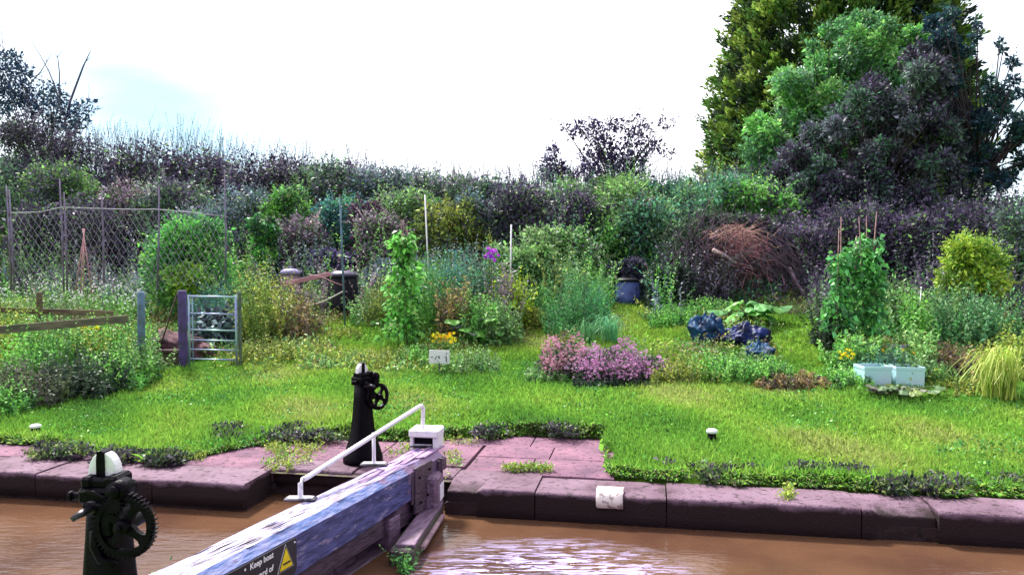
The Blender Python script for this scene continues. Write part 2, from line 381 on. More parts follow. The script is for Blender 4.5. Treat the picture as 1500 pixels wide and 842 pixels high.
# ------------------------------------------------------------------ water
def water_mat():
    m = bpy.data.materials.new('muddy_water'); m.use_nodes = True
    n = m.node_tree.nodes; l = m.node_tree.links; b = n['Principled BSDF']
    b.inputs['Roughness'].default_value = .10; b.inputs['IOR'].default_value = 1.33; b.inputs['Specular IOR Level'].default_value = .35
    t = n.new('ShaderNodeTexCoord')
    z = n.new('ShaderNodeTexNoise'); z.inputs['Scale'].default_value = .9; z.inputs['Detail'].default_value = 4
    l.new(t.outputs['Object'], z.inputs['Vector'])
    r = n.new('ShaderNodeValToRGB'); e = r.color_ramp.elements
    e[0].position = .35; e[1].position = .65; e[0].color = (.068, .032, .021, 1); e[1].color = (.115, .058, .032, 1)
    l.new(z.outputs['Fac'], r.inputs[0])
    # sky reflection on ripples by the gate, painted as pale streaks in the colour
    mp2 = n.new('ShaderNodeMapping'); mp2.inputs['Scale'].default_value = (1.5, 9, 1); mp2.inputs['Rotation'].default_value = (0, 0, R(12))
    l.new(t.outputs['Object'], mp2.inputs[0])
    f = n.new('ShaderNodeTexNoise'); f.inputs['Scale'].default_value = 2.2; f.inputs['Detail'].default_value = 7; f.inputs['Roughness'].default_value = .6; f.inputs['Distortion'].default_value = 1.2
    l.new(mp2.outputs[0], f.inputs['Vector'])
    def patch(x, y, rx, ry):
        mpp = n.new('ShaderNodeMapping'); mpp.vector_type = 'POINT'
        mpp.inputs['Location'].default_value = (-x / rx, -y / ry, 0); mpp.inputs['Scale'].default_value = (1 / rx, 1 / ry, 0)
        l.new(t.outputs['Object'], mpp.inputs[0])
        ln = n.new('ShaderNodeVectorMath'); ln.operation = 'LENGTH'; l.new(mpp.outputs[0], ln.inputs[0])
        q = n.new('ShaderNodeMapRange'); q.inputs['From Min'].default_value = 1.1; q.inputs['From Max'].default_value = .5
        l.new(ln.outputs['Value'], q.inputs['Value']); return q.outputs[0]
    ps = [patch(.30, 5.95, 1.15, .95), patch(-2.35, 5.35, .6, .8), patch(-3.6, 5.0, .9, .35)]
    a1 = n.new('ShaderNodeMath'); a1.operation = 'MAXIMUM'; l.new(ps[0], a1.inputs[0]); l.new(ps[1], a1.inputs[1])
    a2 = n.new('ShaderNodeMath'); a2.operation = 'MAXIMUM'; l.new(a1.outputs[0], a2.inputs[0]); l.new(ps[2], a2.inputs[1])
    fr = n.new('ShaderNodeMapRange'); fr.inputs['From Min'].default_value = .49; fr.inputs['From Max'].default_value = .535
    l.new(f.outputs['Fac'], fr.inputs['Value'])
    mm = n.new('ShaderNodeMath'); mm.operation = 'MULTIPLY'; l.new(a2.outputs[0], mm.inputs[0]); l.new(fr.outputs[0], mm.inputs[1])
    mxx = n.new('ShaderNodeMix'); mxx.data_type = 'RGBA'; l.new(mm.outputs[0], mxx.inputs['Factor'])
    l.new(r.outputs[0], mxx.inputs['A']); mxx.inputs['B'].default_value = (.50, .43, .74, 1)
    l.new(mxx.outputs['Result'], b.inputs['Base Color'])
    w1 = n.new('ShaderNodeTexNoise'); w1.inputs['Scale'].default_value = 9; w1.inputs['Detail'].default_value = 3
    mp3 = n.new('ShaderNodeMapping'); mp3.inputs['Scale'].default_value = (.6, 2, 1); l.new(t.outputs['Object'], mp3.inputs[0]); l.new(mp3.outputs[0], w1.inputs['Vector'])
    bs = n.new('ShaderNodeMath'); bs.operation = 'MULTIPLY_ADD'; l.new(a2.outputs[0], bs.inputs[0]); bs.inputs[1].default_value = .9; bs.inputs[2].default_value = .12
    bp = n.new('ShaderNodeBump'); bp.inputs['Distance'].default_value = .05; l.new(bs.outputs[0], bp.inputs['Strength']); l.new(w1.outputs['Fac'], bp.inputs['Height'])
    l.new(bp.outputs[0], b.inputs['Normal'])
    return m
mb = MB(); WZ = -.28
mb.add([(-300, 7.43 + 60 - 7, WZ), (-300, -30, WZ), (300, -60, WZ), (300, -40, WZ)], [])
mb = MB()
a, b, c, d = uvw(-300, -3.8, WZ), uvw(300, -3.8, WZ), uvw(300, .6, WZ), uvw(-300, .6, WZ)
mb.add([a, b, c, d], [(0, 1, 2, 3)]); structure(mb.build('water', water_mat()))

# ------------------------------------------------------------------ lock walls, coping, paving
def stone_mat(name, c1, c2, c3):
    m = mat(name, c1, .8, col2=c2, scale=2.2, detail=9, thr=(.35, .68), bump=.7, bscale=55, spec=.2)
    n = m.node_tree.nodes; l = m.node_tree.links; b = n['Principled BSDF']
    old = b.inputs['Base Color'].links[0].from_socket
    t = n.new('ShaderNodeTexCoord'); z = n.new('ShaderNodeTexNoise'); z.inputs['Scale'].default_value = 16; z.inputs['Detail'].default_value = 7
    l.new(t.outputs['Object'], z.inputs['Vector'])
    r = n.new('ShaderNodeMapRange'); r.inputs['From Min'].default_value = .54; r.inputs['From Max'].default_value = .70
    l.new(z.outputs['Fac'], r.inputs['Value'])
    x = n.new('ShaderNodeMix'); x.data_type = 'RGBA'; l.new(r.outputs[0], x.inputs['Factor']); l.new(old, x.inputs['A']); x.inputs['B'].default_value = (*c3, 1)
    l.new(x.outputs['Result'], b.inputs['Base Color']); return m
STONE = stone_mat('coping_stone', (.20, .125, .175), (.11, .062, .09), (.045, .028, .033))
SLAB = stone_mat('paving_slab', (.24, .115, .17), (.12, .06, .10), (.05, .03, .04))
# wall below the coping: wet algae dark, with shade put into the colour
WALL = stone_mat('wet_shaded_brick', (.028, .016, .018), (.045, .025, .028), (.012, .01, .008))
def wet_shade_band(m, z0, z1, dark):
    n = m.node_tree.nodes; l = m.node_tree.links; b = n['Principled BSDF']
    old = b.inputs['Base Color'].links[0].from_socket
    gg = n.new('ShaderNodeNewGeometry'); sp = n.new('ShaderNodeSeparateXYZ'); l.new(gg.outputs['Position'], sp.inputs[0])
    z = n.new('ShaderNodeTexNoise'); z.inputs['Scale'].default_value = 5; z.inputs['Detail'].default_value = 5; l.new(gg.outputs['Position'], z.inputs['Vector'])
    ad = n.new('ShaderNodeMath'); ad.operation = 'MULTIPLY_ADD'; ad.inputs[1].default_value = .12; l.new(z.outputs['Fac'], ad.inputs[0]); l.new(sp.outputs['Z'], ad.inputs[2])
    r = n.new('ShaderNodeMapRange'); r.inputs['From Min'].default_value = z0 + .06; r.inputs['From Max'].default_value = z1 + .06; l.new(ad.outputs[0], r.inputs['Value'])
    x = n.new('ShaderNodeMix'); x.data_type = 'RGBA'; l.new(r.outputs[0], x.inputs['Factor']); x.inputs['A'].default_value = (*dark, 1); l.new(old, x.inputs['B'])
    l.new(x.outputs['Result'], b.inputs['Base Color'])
wet_shade_band(STONE, -.06, -.015, (.022, .012, .014))  # dark front face: damp, plus shade put into the stone colour
MOULD = 0
Mrot = Matrix(((DX, NX, 0), (DY, NY, 0), (0, 0, 1)))
def stone(parent, u0, u1, v0, v1, z0, z1, bev, m, name, jit=.006, label=None, notch=None):
    """one worn stone block as a rounded grid in (u,v)"""
    nu_ = max(2, int((u1 - u0) / .07)); prof = []
    nb = 5
    for i in range(nb + 1):
        a = math.pi / 2 * i / nb
        prof.append((v0 + bev - bev * math.cos(a), z1 - bev + bev * math.sin(a)))
    prof = [(v0, z0), (v0, (z0 + z1 - bev) / 2)] + prof + [((v0 + v1) / 2, z1), (v1, z1), (v1, z0)]
    mb = MB(); vs2 = []; seed = rng.random() * 50
    for i in range(nu_ + 1):
        u = u0 + (u1 - u0) * i / nu_
        e = 1 if 0 < i < nu_ else 0
        for (pv, pz) in prof:
            w1 = mnoise.noise(Vector((u * 4, pv * 6, pz * 6 + seed)))
            w2 = mnoise.noise(Vector((u * 14, pv * 14, pz * 14 + seed)))
            sh = (w1 * .008 + w2 * .004)
            dz = sh * .5 if pz > z1 - bev * 1.01 else 0
            if notch and notch[0] < u < notch[1] and pv < v0 + .2 and pz > z0 + .05: dz -= .05; sh += .05
            cn = (1 - e) * .004
            vs2.append(uvw(u + (cn if i == 0 else -cn if i == nu_ else 0), pv + (sh if pv < v0 + bev * 1.1 else 0) + cn * (1 if pv < v0 + .1 else 0), pz + dz - cn))
    k = len(prof); fs = []
    for i in range(nu_):
        for j in range(k - 1): fs.append((i * k + j, i * k + j + 1, (i + 1) * k + j + 1, (i + 1) * k + j))
        fs.append((i * k + k - 1, i * k, (i + 1) * k, (i + 1) * k + k - 1))
    mb.add(vs2, fs, True); mb.add(vs2[:k], [tuple(range(k))]); mb.add(vs2[-k:], [tuple(reversed(range(k)))])
    return mb.build(name, m, parent, label=label)
lw = thing('lock_wall', 'worn purple grey stone lock wall along the far side of the canal, darkened by damp and painted-in shade', 'lock wall', uvw(0, 0, -.3))
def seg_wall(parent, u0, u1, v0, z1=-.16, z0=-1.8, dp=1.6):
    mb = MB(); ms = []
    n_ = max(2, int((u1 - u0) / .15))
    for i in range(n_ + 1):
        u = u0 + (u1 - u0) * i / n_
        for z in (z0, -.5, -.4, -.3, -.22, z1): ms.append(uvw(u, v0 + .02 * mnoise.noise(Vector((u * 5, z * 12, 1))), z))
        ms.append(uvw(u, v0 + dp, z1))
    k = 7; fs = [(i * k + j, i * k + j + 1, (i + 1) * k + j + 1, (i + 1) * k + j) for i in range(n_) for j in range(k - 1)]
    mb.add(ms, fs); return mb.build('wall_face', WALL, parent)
rj = [-.66, .22, 1.45, 3.15, 3.78, 4.9, 6.3, 7.8, 9.3, 11]
for i in range(len(rj) - 1):
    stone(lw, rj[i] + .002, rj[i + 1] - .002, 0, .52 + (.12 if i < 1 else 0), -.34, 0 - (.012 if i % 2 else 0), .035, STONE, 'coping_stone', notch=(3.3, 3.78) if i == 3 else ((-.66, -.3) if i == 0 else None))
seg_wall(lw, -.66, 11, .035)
stone(lw, 11.01, 60, 0, .52, -.34, 0, .05, STONE, 'coping_stone')
lj = [-12, -10.4, -8.9, -7.4, -5.75, -4.95, -3.62, -2.62]
for i in range(len(lj) - 1):
    stone(lw, lj[i] + .002, lj[i + 1] - .002, -.27, .30, -.24, -.012 * (i % 2), .03, STONE, 'coping_stone')
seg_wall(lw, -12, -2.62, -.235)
stone(lw, -60, -12.01, -.27, .3, -.24, 0, .05, STONE, 'coping_stone')
# recess for the gate
stone(lw, -2.6, -1.75, .34, .72, -.16, 0, .04, STONE, 'coping_stone'); stone(lw, -1.73, -.67, .36, .72, -.16, -.008, .04, STONE, 'coping_stone')
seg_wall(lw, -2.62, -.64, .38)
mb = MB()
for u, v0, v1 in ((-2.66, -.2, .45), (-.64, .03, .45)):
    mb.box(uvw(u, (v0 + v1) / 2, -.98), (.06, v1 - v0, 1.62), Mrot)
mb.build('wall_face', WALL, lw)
# near wall
lw2 = thing('lock_wall', 'near side lock wall under the photographer, below the bottom of the photo', 'lock wall', uvw(0, -3.75, -.3))
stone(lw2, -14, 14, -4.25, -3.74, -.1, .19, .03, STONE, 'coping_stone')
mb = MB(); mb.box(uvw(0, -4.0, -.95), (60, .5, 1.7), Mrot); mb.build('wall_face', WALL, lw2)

mb = MB(); q_ = []
for u in np.arange(-12, .96, .1): q_ += [uvw(u, .28, -.036), uvw(u, vmin(u) + .02, -.036)]
mb.add(q_, [(2 * i, 2 * i + 2, 2 * i + 3, 2 * i + 1) for i in range(len(q_) // 2 - 1)]); structure(mb.build('paving_bed', mat('bedding_soil', (.06, .035, .05), .95, col2=(.10, .09, .04), scale=12)))
pv = thing('stone_paving', 'pinkish purple worn stone paving between the lock edge and the lawn', 'paving', uvw(0, .8, 0)); structure(pv)
def slab(u0, u1, v0, v1, z=.0): stone(pv, u0 + .004, u1 - .004, v0 + .004, v1 - .004, z - .14, z + rng.uniform(-.008, .008), .012, SLAB, 'paving_slab')
for u0, u1, v0, v1 in [(-.62, .05, .66, 1.22), (.05, .95, .56, 1.22), (-.62, .2, 1.22, 1.75), (.2, .95, 1.22, 1.75), (-1.3, -.1, 1.75, 2.5), (-.1, .95, 1.75, 2.5),
                       (-1.7, -.64, .74, 1.75), (-2.75, -1.72, .74, 1.3), (-2.75, -1.72, 1.3, 1.95), (-3.75, -2.77, .32, .74), (-3.75, -2.77, .74, 1.5), (-2.75, -2.62, .32, .74),
                       (-5.2, -3.77, .32, .98), (-6.9, -5.22, .32, 1.05), (-8.4, -6.92, .32, 1.05), (-10, -8.42, .32, 1.05), (-12, -10.02, .32, 1.05)]:
    slab(u0, u1, v0, v1)
# white painted mark on the coping edge
wm = MB(); pp = []
for i in range(7):
    u = .80 + .25 * i / 6
    for (dv, dz) in ((.20, .008), (.10, .008), (.045, .007), (.012, -.012), (-.012, -.06), (-.016, -.13)):
        j = .012 * mnoise.noise(Vector((i * 3.1, dv * 20, dz * 9)))
        w1 = mnoise.noise(Vector((u * 4, dv * 6, 2)))
        pp.append(uvw(u + j, dv - .006 + j * .5, dz + .012))
wm.add(pp, [(i * 6 + j, i * 6 + j + 1, (i + 1) * 6 + j + 1, (i + 1) * 6 + j) for i in range(6) for j in range(5)], True)
wpo = wm.build('white_mark', mat('flaked_white', (.75, .66, .62), .7, col2=(.34, .27, .27), scale=22, thr=(.52, .6)), lw, label='square of flaking white paint on the coping edge')
so_ = wpo.modifiers.new('s', 'SOLIDIFY'); so_.thickness = .012; so_.offset = 0

# ------------------------------------------------------------------ grass
def in_poly_paved(u, v): return v < vmin(u) - .02
def grass_field(name, n, vlo, vhi, umax, hh, pals, label=None, dens=None):
    U = rng.uniform(-umax, umax, n * 2); Vv = vlo + (vhi - vlo) * rng.random(n * 2) ** 1.5
    vm = np.interp(U, GU, GM)
    X = U * DX + Vv * NX; Y = 7.43 + U * DY + Vv * NY
    ok = (Vv > vm - .16) & (Vv > .5) & (gzn(U, np.maximum(Vv, .5)) > np.interp(Vv, [a for a, b in GV], [b for a, b in GV]) - .025) & (np.abs(X) < Y * .70 + .6)
    U, Vv, X, Y, vm = U[ok][:n], Vv[ok][:n], X[ok][:n], Y[ok][:n], vm[ok][:n]; k = len(U)
    patch = np.sin(U * .9 + 1.3 * np.sin(Vv * .8)) * np.cos(Vv * 1.3 + .7 * np.sin(U * .6)) + .4 * np.sin(U * 3.1 + Vv * 2.2) + .2 * rng.normal(size=k)
    pa = np.array(pals); idx = np.clip(((patch + 1.5) / 3 * len(pa)).astype(int), 0, len(pa) - 1)
    C = jitter(pa[idx], .17)
    Z = gzn(U, Vv) - .006
    edge = np.clip(1 - (Vv - vm) / .25, 0, 1)
    H = hh * rng.uniform(.5, 1.5, k) * (1 + .35 * np.sin(U * 2.3 + 1) * np.sin(Vv * 3.7)) * (1 + .7 * edge)
    P = np.stack([X, Y, Z], 1)
    lean = rng.normal(size=(k, 3)) * np.array([.45, .45, 0]) + np.array([0, 0, 1]); lean[:, 1] -= edge * .9
    lean = unit(lean)
    sd_ = unit(np.stack([rng.normal(size=k), rng.normal(size=k) * .5, np.zeros(k)], 1))
    wd = (.0035 + .0006 * Y)[:, None] * rng.uniform(.7, 1.3, (k, 1))
    bent = P + lean * H[:, None] * .6
    tip = P + lean * H[:, None] + rng.normal(size=(k, 3)) * .25 * H[:, None]
    V = np.stack([P - sd_ * wd, P + sd_ * wd, bent + sd_ * wd * .8, tip, bent - sd_ * wd * .8], 1).reshape(-1, 3)
    o = npmesh(name, V, 5, C, GRASS); structure(o, 'stuff')
    if label: o['label'] = label; o['category'] = 'grass'
    return o
GU = np.arange(-40, 40, .05); GM = np.array([vmin(u) for u in GU])
grass_field('lawn_grass', 230000, .3, 6.3, 11, .062, [(.11, .26, .05), (.15, .34, .05), (.20, .41, .06), (.26, .46, .07), (.33, .48, .09), (.39, .46, .14)], 'bright green uneven lawn between the lock edge and the garden plots')
def edge_grass():
    n = 26000; U = rng.uniform(-9, 9, n); vm = np.interp(U, GU, GM)
    nn = np.array([mnoise.noise(Vector((u * 2.6, 3, 1))) + .5 * mnoise.noise(Vector((u * 8, 1, 1))) for u in U])
    Vv = vm + .14 * rng.random(n) - np.clip(nn, -.1, .5) * .34 * rng.random(n)
    k = nn > -.3; U, Vv, nn = U[k], Vv[k], nn[k]; n = len(U)
    P = np.stack([U * DX + Vv * NX, 7.43 + U * DY + Vv * NY, np.maximum(gzn(U, np.maximum(Vv, .5)), -.01)], 1)
    H = rng.uniform(.05, .13, n) * (1 + np.clip(nn, 0, 1)); lean = unit(rng.normal(size=(n, 3)) * np.array([.5, .3, 0]) + np.array([0, -.75, .8]))
    sd_ = unit(rng.normal(size=(n, 3)) * np.array([1, .4, .1])); wd = .008
    tip = P + lean * H[:, None] + np.array([0, -.02, -.03]); bent = P + lean * H[:, None] * .6
    V = np.stack([P - sd_ * wd, P + sd_ * wd, bent + sd_ * wd * .8, tip, bent - sd_ * wd * .8], 1).reshape(-1, 3)
    o = npmesh('edge_grass', V, 5, jitter(pick([(.10, .26, .04), (.16, .34, .05), (.07, .16, .05), (.22, .30, .08), (.10, .10, .07)], n), .35), GRASS); structure(o, 'stuff'); o['label'] = 'ragged grass spilling over the turf edge onto the stone'; o['category'] = 'grass'
edge_grass()
grass_field('path_grass', 110000, 6.0, 12.2, 15, .07, [(.12, .26, .04), (.17, .33, .045), (.22, .37, .05), (.28, .40, .07), (.32, .34, .12)], 'yellow green mown grass paths between the garden plots')

# scattered clover and plantain through the turf
def low_stuff(name, pts, label, cat, pal, ls, per, h=.06, asp=.6, spread=.1, dark=None):
    pts = np.array(pts); n = len(pts)
    P = np.repeat(pts, per, 0) + rng.normal(size=(n * per, 3)) * np.array([spread, spread * .8, h * .4]); P[:, 2] += h * .5
    D = rng.normal(size=(n * per, 3)) + np.array([0, 0, .8])
    o = npmesh(name, leaf_arrays(P, D, ls * rng.uniform(.5, 1.4, n * per), asp), 4, jitter(np.repeat(pick(pal, n), per, 0), .35), LEAF)
    o['label'] = label; o['category'] = cat; o['kind'] = 'stuff'; return o
pts = []
while len(pts) < 2600:
    u = random.uniform(-9, 9); v = random.uniform(.6, 6)
    if v < vmin(u) + .05 or mnoise.noise(Vector((u * .8, v * .8, 9))) < .05: continue
    p = uvw(u, v, gz(u, v) + .02); pts.append(p)
low_stuff('clover', pts, 'patches of darker clover and plantain through the lawn', 'clover', [(.05, .17, .03), (.08, .22, .04), (.12, .24, .04), (.06, .2, .05)], .035, 14, .05, .8, .09)
# rough weeds and roots spilling over the edge of the turf
pts = []
for a_, b_, n in ((690, 720, 0),): pass
for (px0, px1, py0, py1, n) in ((1035, 1270, 695, 716, 300), (1270, 1500, 712, 730, 180), (40, 140, 662, 676, 110), (140, 260, 672, 684, 150), (310, 440, 632, 652, 190), (440, 520, 640, 650, 50), (880, 1035, 690, 700, 60), (700, 870, 632, 642, 90)):
    for _ in range(n):
        x, y, z = ground_at(random.uniform(px0, px1), random.uniform(py0, py1)); u, v = uv_of(x, y)
        if mnoise.noise(Vector((u * 2.2, v * 2.2, 0))) > -.02: pts.append((x, y, z + .01))
low_stuff('edge_weeds', pts, 'dark straggling weeds and roots hanging over the turf edge', 'weeds', [(.03, .05, .03), (.06, .05, .07), (.02, .02, .025), (.10, .09, .10), (.05, .10, .03), (.12, .17, .05)], .055, 26, .07, .45, .05)
clods = MB()
for (cx, cy, rr) in ((95, 672, .10), (70, 668, .07), (165, 676, .13), (235, 680, .12), (215, 676, .08), (335, 648, .14), (365, 640, .12), (410, 634, .13), (450, 632, .09), (1130, 702, .13), (1085, 700, .09), (1165, 706, .09), (1200, 713, .07), (1290, 716, .08)):
    x, y, z = ground_at(cx, cy)
    bm = bmesh.new(); bmesh.ops.create_icosphere(bm, subdivisions=3, radius=1)
    vv2 = [Vector((x, y, z - .01)) + Vector((v.co.x * rr * 1.6, v.co.y * rr * .7, v.co.z * rr * .55)) * (1 + .5 * mnoise.noise(v.co * 2.3 + Vector((cx, cy, 0)))) for v in bm.verts]
    bm.verts.index_update(); clods.add(vv2, [[v.index for v in f.verts] for f in bm.faces], True); bm.free()
cl = clods.build('bare_soil', mat('dark_soil', (.02, .012, .02), .95, col2=(.055, .03, .05), scale=14, bump=1, bscale=40)); structure(cl, 'stuff'); cl['label'] = 'dark clods of bare soil where the turf edge has broken away'; cl['category'] = 'soil'
# weeds in the paving joints
pts = []
for (px0, px1, py0, py1, n) in ((735, 810, 688, 693, 60), (385, 425, 650, 690, 50), (395, 470, 655, 668, 40), (655, 670, 665, 700, 16), (260, 300, 665, 676, 24), (430, 450, 672, 680, 8), (1152, 1164, 718, 735, 18), (610, 700, 640, 650, 14), (560, 610, 655, 672, 14)):
    for _ in range(n):
        x, y, z = ground_at(random.uniform(px0, px1), random.uniform(py0, py1)); pts.append((x, y, .01))
low_stuff('joint_weeds', pts, 'small yellow green weeds growing in the joints of the paving', 'weeds', [(.18, .26, .04), (.12, .24, .04), (.24, .28, .06)], .035, 14, .05, .5, .03)

# ------------------------------------------------------------------ lock gate with its beam
Bn = Vector((-2.80, 2.45, 0)); Bf = Vector((-.825, 7.62, 0))
bd = (Bf - Bn).normalized(); bs_ = Vector((bd.y, -bd.x, 0)); BL = (Bf - Bn).length
def bp_(s, t, z): return Bn + bd * s + bs_ * t + Vector((0, 0, z))      # s along, t towards the right
def paint_mat(name, base, chips, wood, thr1, thr2, sc, stretch, bump=.6, rough=.5):
    m = mat(name, base, rough, col2=chips, scale=sc, detail=9, thr=thr1, bump=bump, bscale=sc * 1.6, stretch=stretch, spec=.5)
    n = m.node_tree.nodes; l = m.node_tree.links; b = n['Principled BSDF']; old = b.inputs['Base Color'].links[0].from_socket
    t = n.new('ShaderNodeTexCoord'); mp_ = n.new('ShaderNodeMapping'); mp_.inputs['Scale'].default_value = stretch[0]; mp_.inputs['Rotation'].default_value = stretch[1]
    l.new(t.outputs['Object'], mp_.inputs[0])
    z = n.new('ShaderNodeTexNoise'); z.inputs['Scale'].default_value = sc * .8; z.inputs['Detail'].default_value = 10; z.inputs['Roughness'].default_value = .7; l.new(mp_.outputs[0], z.inputs['Vector'])
    r = n.new('ShaderNodeMapRange'); r.inputs['From Min'].default_value = thr2[0]; r.inputs['From Max'].default_value = thr2[1]; l.new(z.outputs['Fac'], r.inputs['Value'])
    x = n.new('ShaderNodeMix'); x.data_type = 'RGBA'; l.new(r.outputs[0], x.inputs['Factor']); l.new(old, x.inputs['A']); x.inputs['B'].default_value = (*wood, 1)
    l.new(x.outputs['Result'], b.inputs['Base Color']); return m
ANG = -math.atan2(bd.x, bd.y)
STR = ((4.5, 1.1, 4.5), (0, 0, 0))
PTOP = paint_mat('flaking_white_paint', (.46, .40, .56), (.16, .16, .40), (.09, .06, .10), (.44, .60), (.52, .58), 6, STR)
PSIDE = paint_mat('black_paint_blue_sheen', (.035, .04, .13), (.085, .09, .26), (.22, .19, .32), (.38, .62), (.57, .61), 6, STR, rough=.4)  # black paint with its blue reflection put into the colour
PARRIS = paint_mat('blue_edge_paint', (.10, .16, .40), (.24, .26, .50), (.14, .10, .18), (.4, .6), (.60, .68), 6, STR)
WOOD = paint_mat('wet_gate_oak', (.055, .03, .05), (.10, .055, .09), (.03, .018, .025), (.4, .6), (.55, .65), 6, STR, rough=.6)
def wear(m, y0, y1, wood):
    n = m.node_tree.nodes; l = m.node_tree.links; b = n['Principled BSDF']; old = b.inputs['Base Color'].links[0].from_socket
    t = n.new('ShaderNodeTexCoord'); sp = n.new('ShaderNodeSeparateXYZ'); l.new(t.outputs['Object'], sp.inputs[0])
    z = n.new('ShaderNodeTexNoise'); z.inputs['Scale'].default_value = 7; z.inputs['Detail'].default_value = 8; l.new(t.outputs['Object'], z.inputs['Vector'])
    a = n.new('ShaderNodeMath'); a.operation = 'MULTIPLY_ADD'; a.inputs[1].default_value = 2.4; l.new(z.outputs['Fac'], a.inputs[0]); l.new(sp.outputs['Y'], a.inputs[2])
    r = n.new('ShaderNodeMapRange'); r.inputs['From Min'].default_value = y0 + 1.2; r.inputs['From Max'].default_value = y1 + 1.2; l.new(a.outputs[0], r.inputs['Value'])
    x = n.new('ShaderNodeMix'); x.data_type = 'RGBA'; l.new(r.outputs[0], x.inputs['Factor']); l.new(old, x.inputs['A']); x.inputs['B'].default_value = (*wood, 1); l.new(x.outputs['Result'], b.inputs['Base Color'])
wear(PTOP, -1.7, -.5, (.30, .20, .40)); wear(PSIDE, -.75, -.55, (.14, .085, .16)); wear(PARRIS, -1.1, -.6, (.22, .13, .24))
gate = thing('lock_gate', 'timber lock gate with a long black and white painted balance beam across the canal, reflected blue painted into its side', 'lock gate', Bf + Vector((0, 0, -.28)))
gate.rotation_euler = (0, 0, ANG)
def gate_local(p):      # world -> gate local
    return Matrix.Rotation(-ANG, 3, 'Z') @ (Vector(p) - Vector(gate.location))
def gbuild(mb, name, m, parent=None, label=None, bevel=0, base=None):
    mb.v = [tuple(gate_local(v)) for v in mb.v]
    o = mb.build(name, m, parent or gate, label, shift=False, bevel=bevel); return o
# cross-section ring of the beam: (t, z) with bevelled arrises, material by zone
def bw(s): return .195 - .035 * s / BL
def bh(s): return .40 - .11 * s / BL
ZT = .35
def beam_ring(s):
    W_, H_ = bw(s), bh(s); c = .055
    return [(-W_, ZT - H_), (-W_, ZT - c), (-W_ + c, ZT), (-.33 * W_, ZT), (.33 * W_, ZT), (W_ - c, ZT), (W_, ZT - c), (W_, ZT - H_ * .5), (W_, ZT - H_)]
n_ = 140; rings = []
for i in range(n_ + 1):
    s = BL * i / n_; ring = []
    for j, (t_, z_) in enumerate(beam_ring(s)):
        p = Vector((t_ * 12, s * 2.2, z_ * 12)); q = Vector((t_ * 30, s * 5, z_ * 30))
        k = .007 * mnoise.noise(p) + .004 * mnoise.noise(q)
        endw = max(0, (s / BL - .82) / .18)
        k *= 1 + 2.2 * endw
        ring.append(bp_(s, t_ + (k if j < 2 or j > 5 else 0), z_ + (k if 1 < j < 6 else 0)))
    rings.append(ring)
K = 9
def strip(js, name, m, label=None):
    mb = MB(); vs2 = [r[j] for r in rings for j in js]; q = len(js)
    mb.add(vs2, [(i * q + j, (i + 1) * q + j, (i + 1) * q + j + 1, i * q + j + 1) for i in range(n_) for j in range(q - 1)])
    if name == 'balance_beam':
        mb.add(rings[-1], [tuple(range(K))]); mb.add(rings[0], [tuple(reversed(range(K)))]); 
        mb.add([r[j] for r in rings for j in (8, 0)], [(i * 2, (i + 1) * 2, (i + 1) * 2 + 1, i * 2 + 1) for i in range(n_)])
    return gbuild(mb, name, m, label=label)
beam = strip([6, 7, 8], 'balance_beam', PSIDE)
l_ = strip([0, 1, 2], 'beam_side', PSIDE)
tp = strip([2, 3, 4, 5], 'beam_top', PTOP, 'white paint flaking off the top of the beam')
ar = strip([5, 6], 'beam_edge', PARRIS)
# cracks along the top
mb = MB()
for k in range(60):
    s0 = random.uniform(1.6, BL - .2); ln = random.uniform(.08, .38); t0 = random.uniform(-.12, .12); pts = []
    for i in range(7):
        pts.append(bp_(min(s0 + ln * i / 6, BL - .03), t0 + .003 * math.sin(i * 1.7 + k) + .02 * i / 6, ZT - .001))
    mb.tube(pts, [.0008, .002, .003, .0035, .003, .002, .0008], 4, False)
gbuild(mb, 'crack', mat('dark_crack', (.03, .018, .035), .9, col2=(.02, .012, .02)))
# bare, split wood towards the far end
mb = MB()
for k in range(9):
    s0 = BL - random.uniform(.3, 1.5); ln = random.uniform(.2, .55); t0 = random.uniform(-.08, .10)
    a = [bp_(s0, t0 - .015, ZT + .004), bp_(s0 + ln, t0 - .03, ZT + .005), bp_(s0 + ln, t0 + .015, ZT + .012), bp_(s0 + ln * .1, t0 + .03, ZT + .004)]
    b2 = [p - Vector((0, 0, .012)) for p in a]
    mb.add(a + b2, [(0, 1, 2, 3), (7, 6, 5, 4), (0, 4, 5, 1), (1, 5, 6, 2), (2, 6, 7, 3), (3, 7, 4, 0)])
gbuild(mb, 'splinter', paint_mat('bare_pink_wood', (.36, .22, .38), (.22, .12, .24), (.45, .36, .55), (.4, .6), (.6, .7), 6, STR))
# gate leaf below: framing and planks
Mg = Matrix((bs_, bd, Vector((0, 0, 1)))).transposed()          # local x=right, y=along
def gb(mb, s, t, z, sz, bev=.008): mb.box(bp_(s, t, z), sz, Mg, bev)
mb = MB()
for i in range(22): gb(mb, 1.9 + .16 * i, -.02 + .006 * (i % 2), -.65, (.07, .155, 1.35), .006)
gbuild(mb, 'planking', WOOD)
mb = MB(); gb(mb, 3.4, .03, -.10, (.15, 3.3, .16), .02); gbuild(mb, 'rail', WOOD)
mb = MB(); gb(mb, 3.4, .05, -.34, (.17, 3.3, .14), .02); gbuild(mb, 'rail', WOOD)
mb = MB(); mb.box(bp_(4.62, .02, -.30), (.26, .20, .56), Mg, .01); gbuild(mb, 'brace', paint_mat('purple_weathered_wood', (.20, .12, .20), (.12, .07, .11), (.07, .04, .06), (.4, .6), (.58, .66), 6, STR))
HEEL = MATS['purple_weathered_wood']
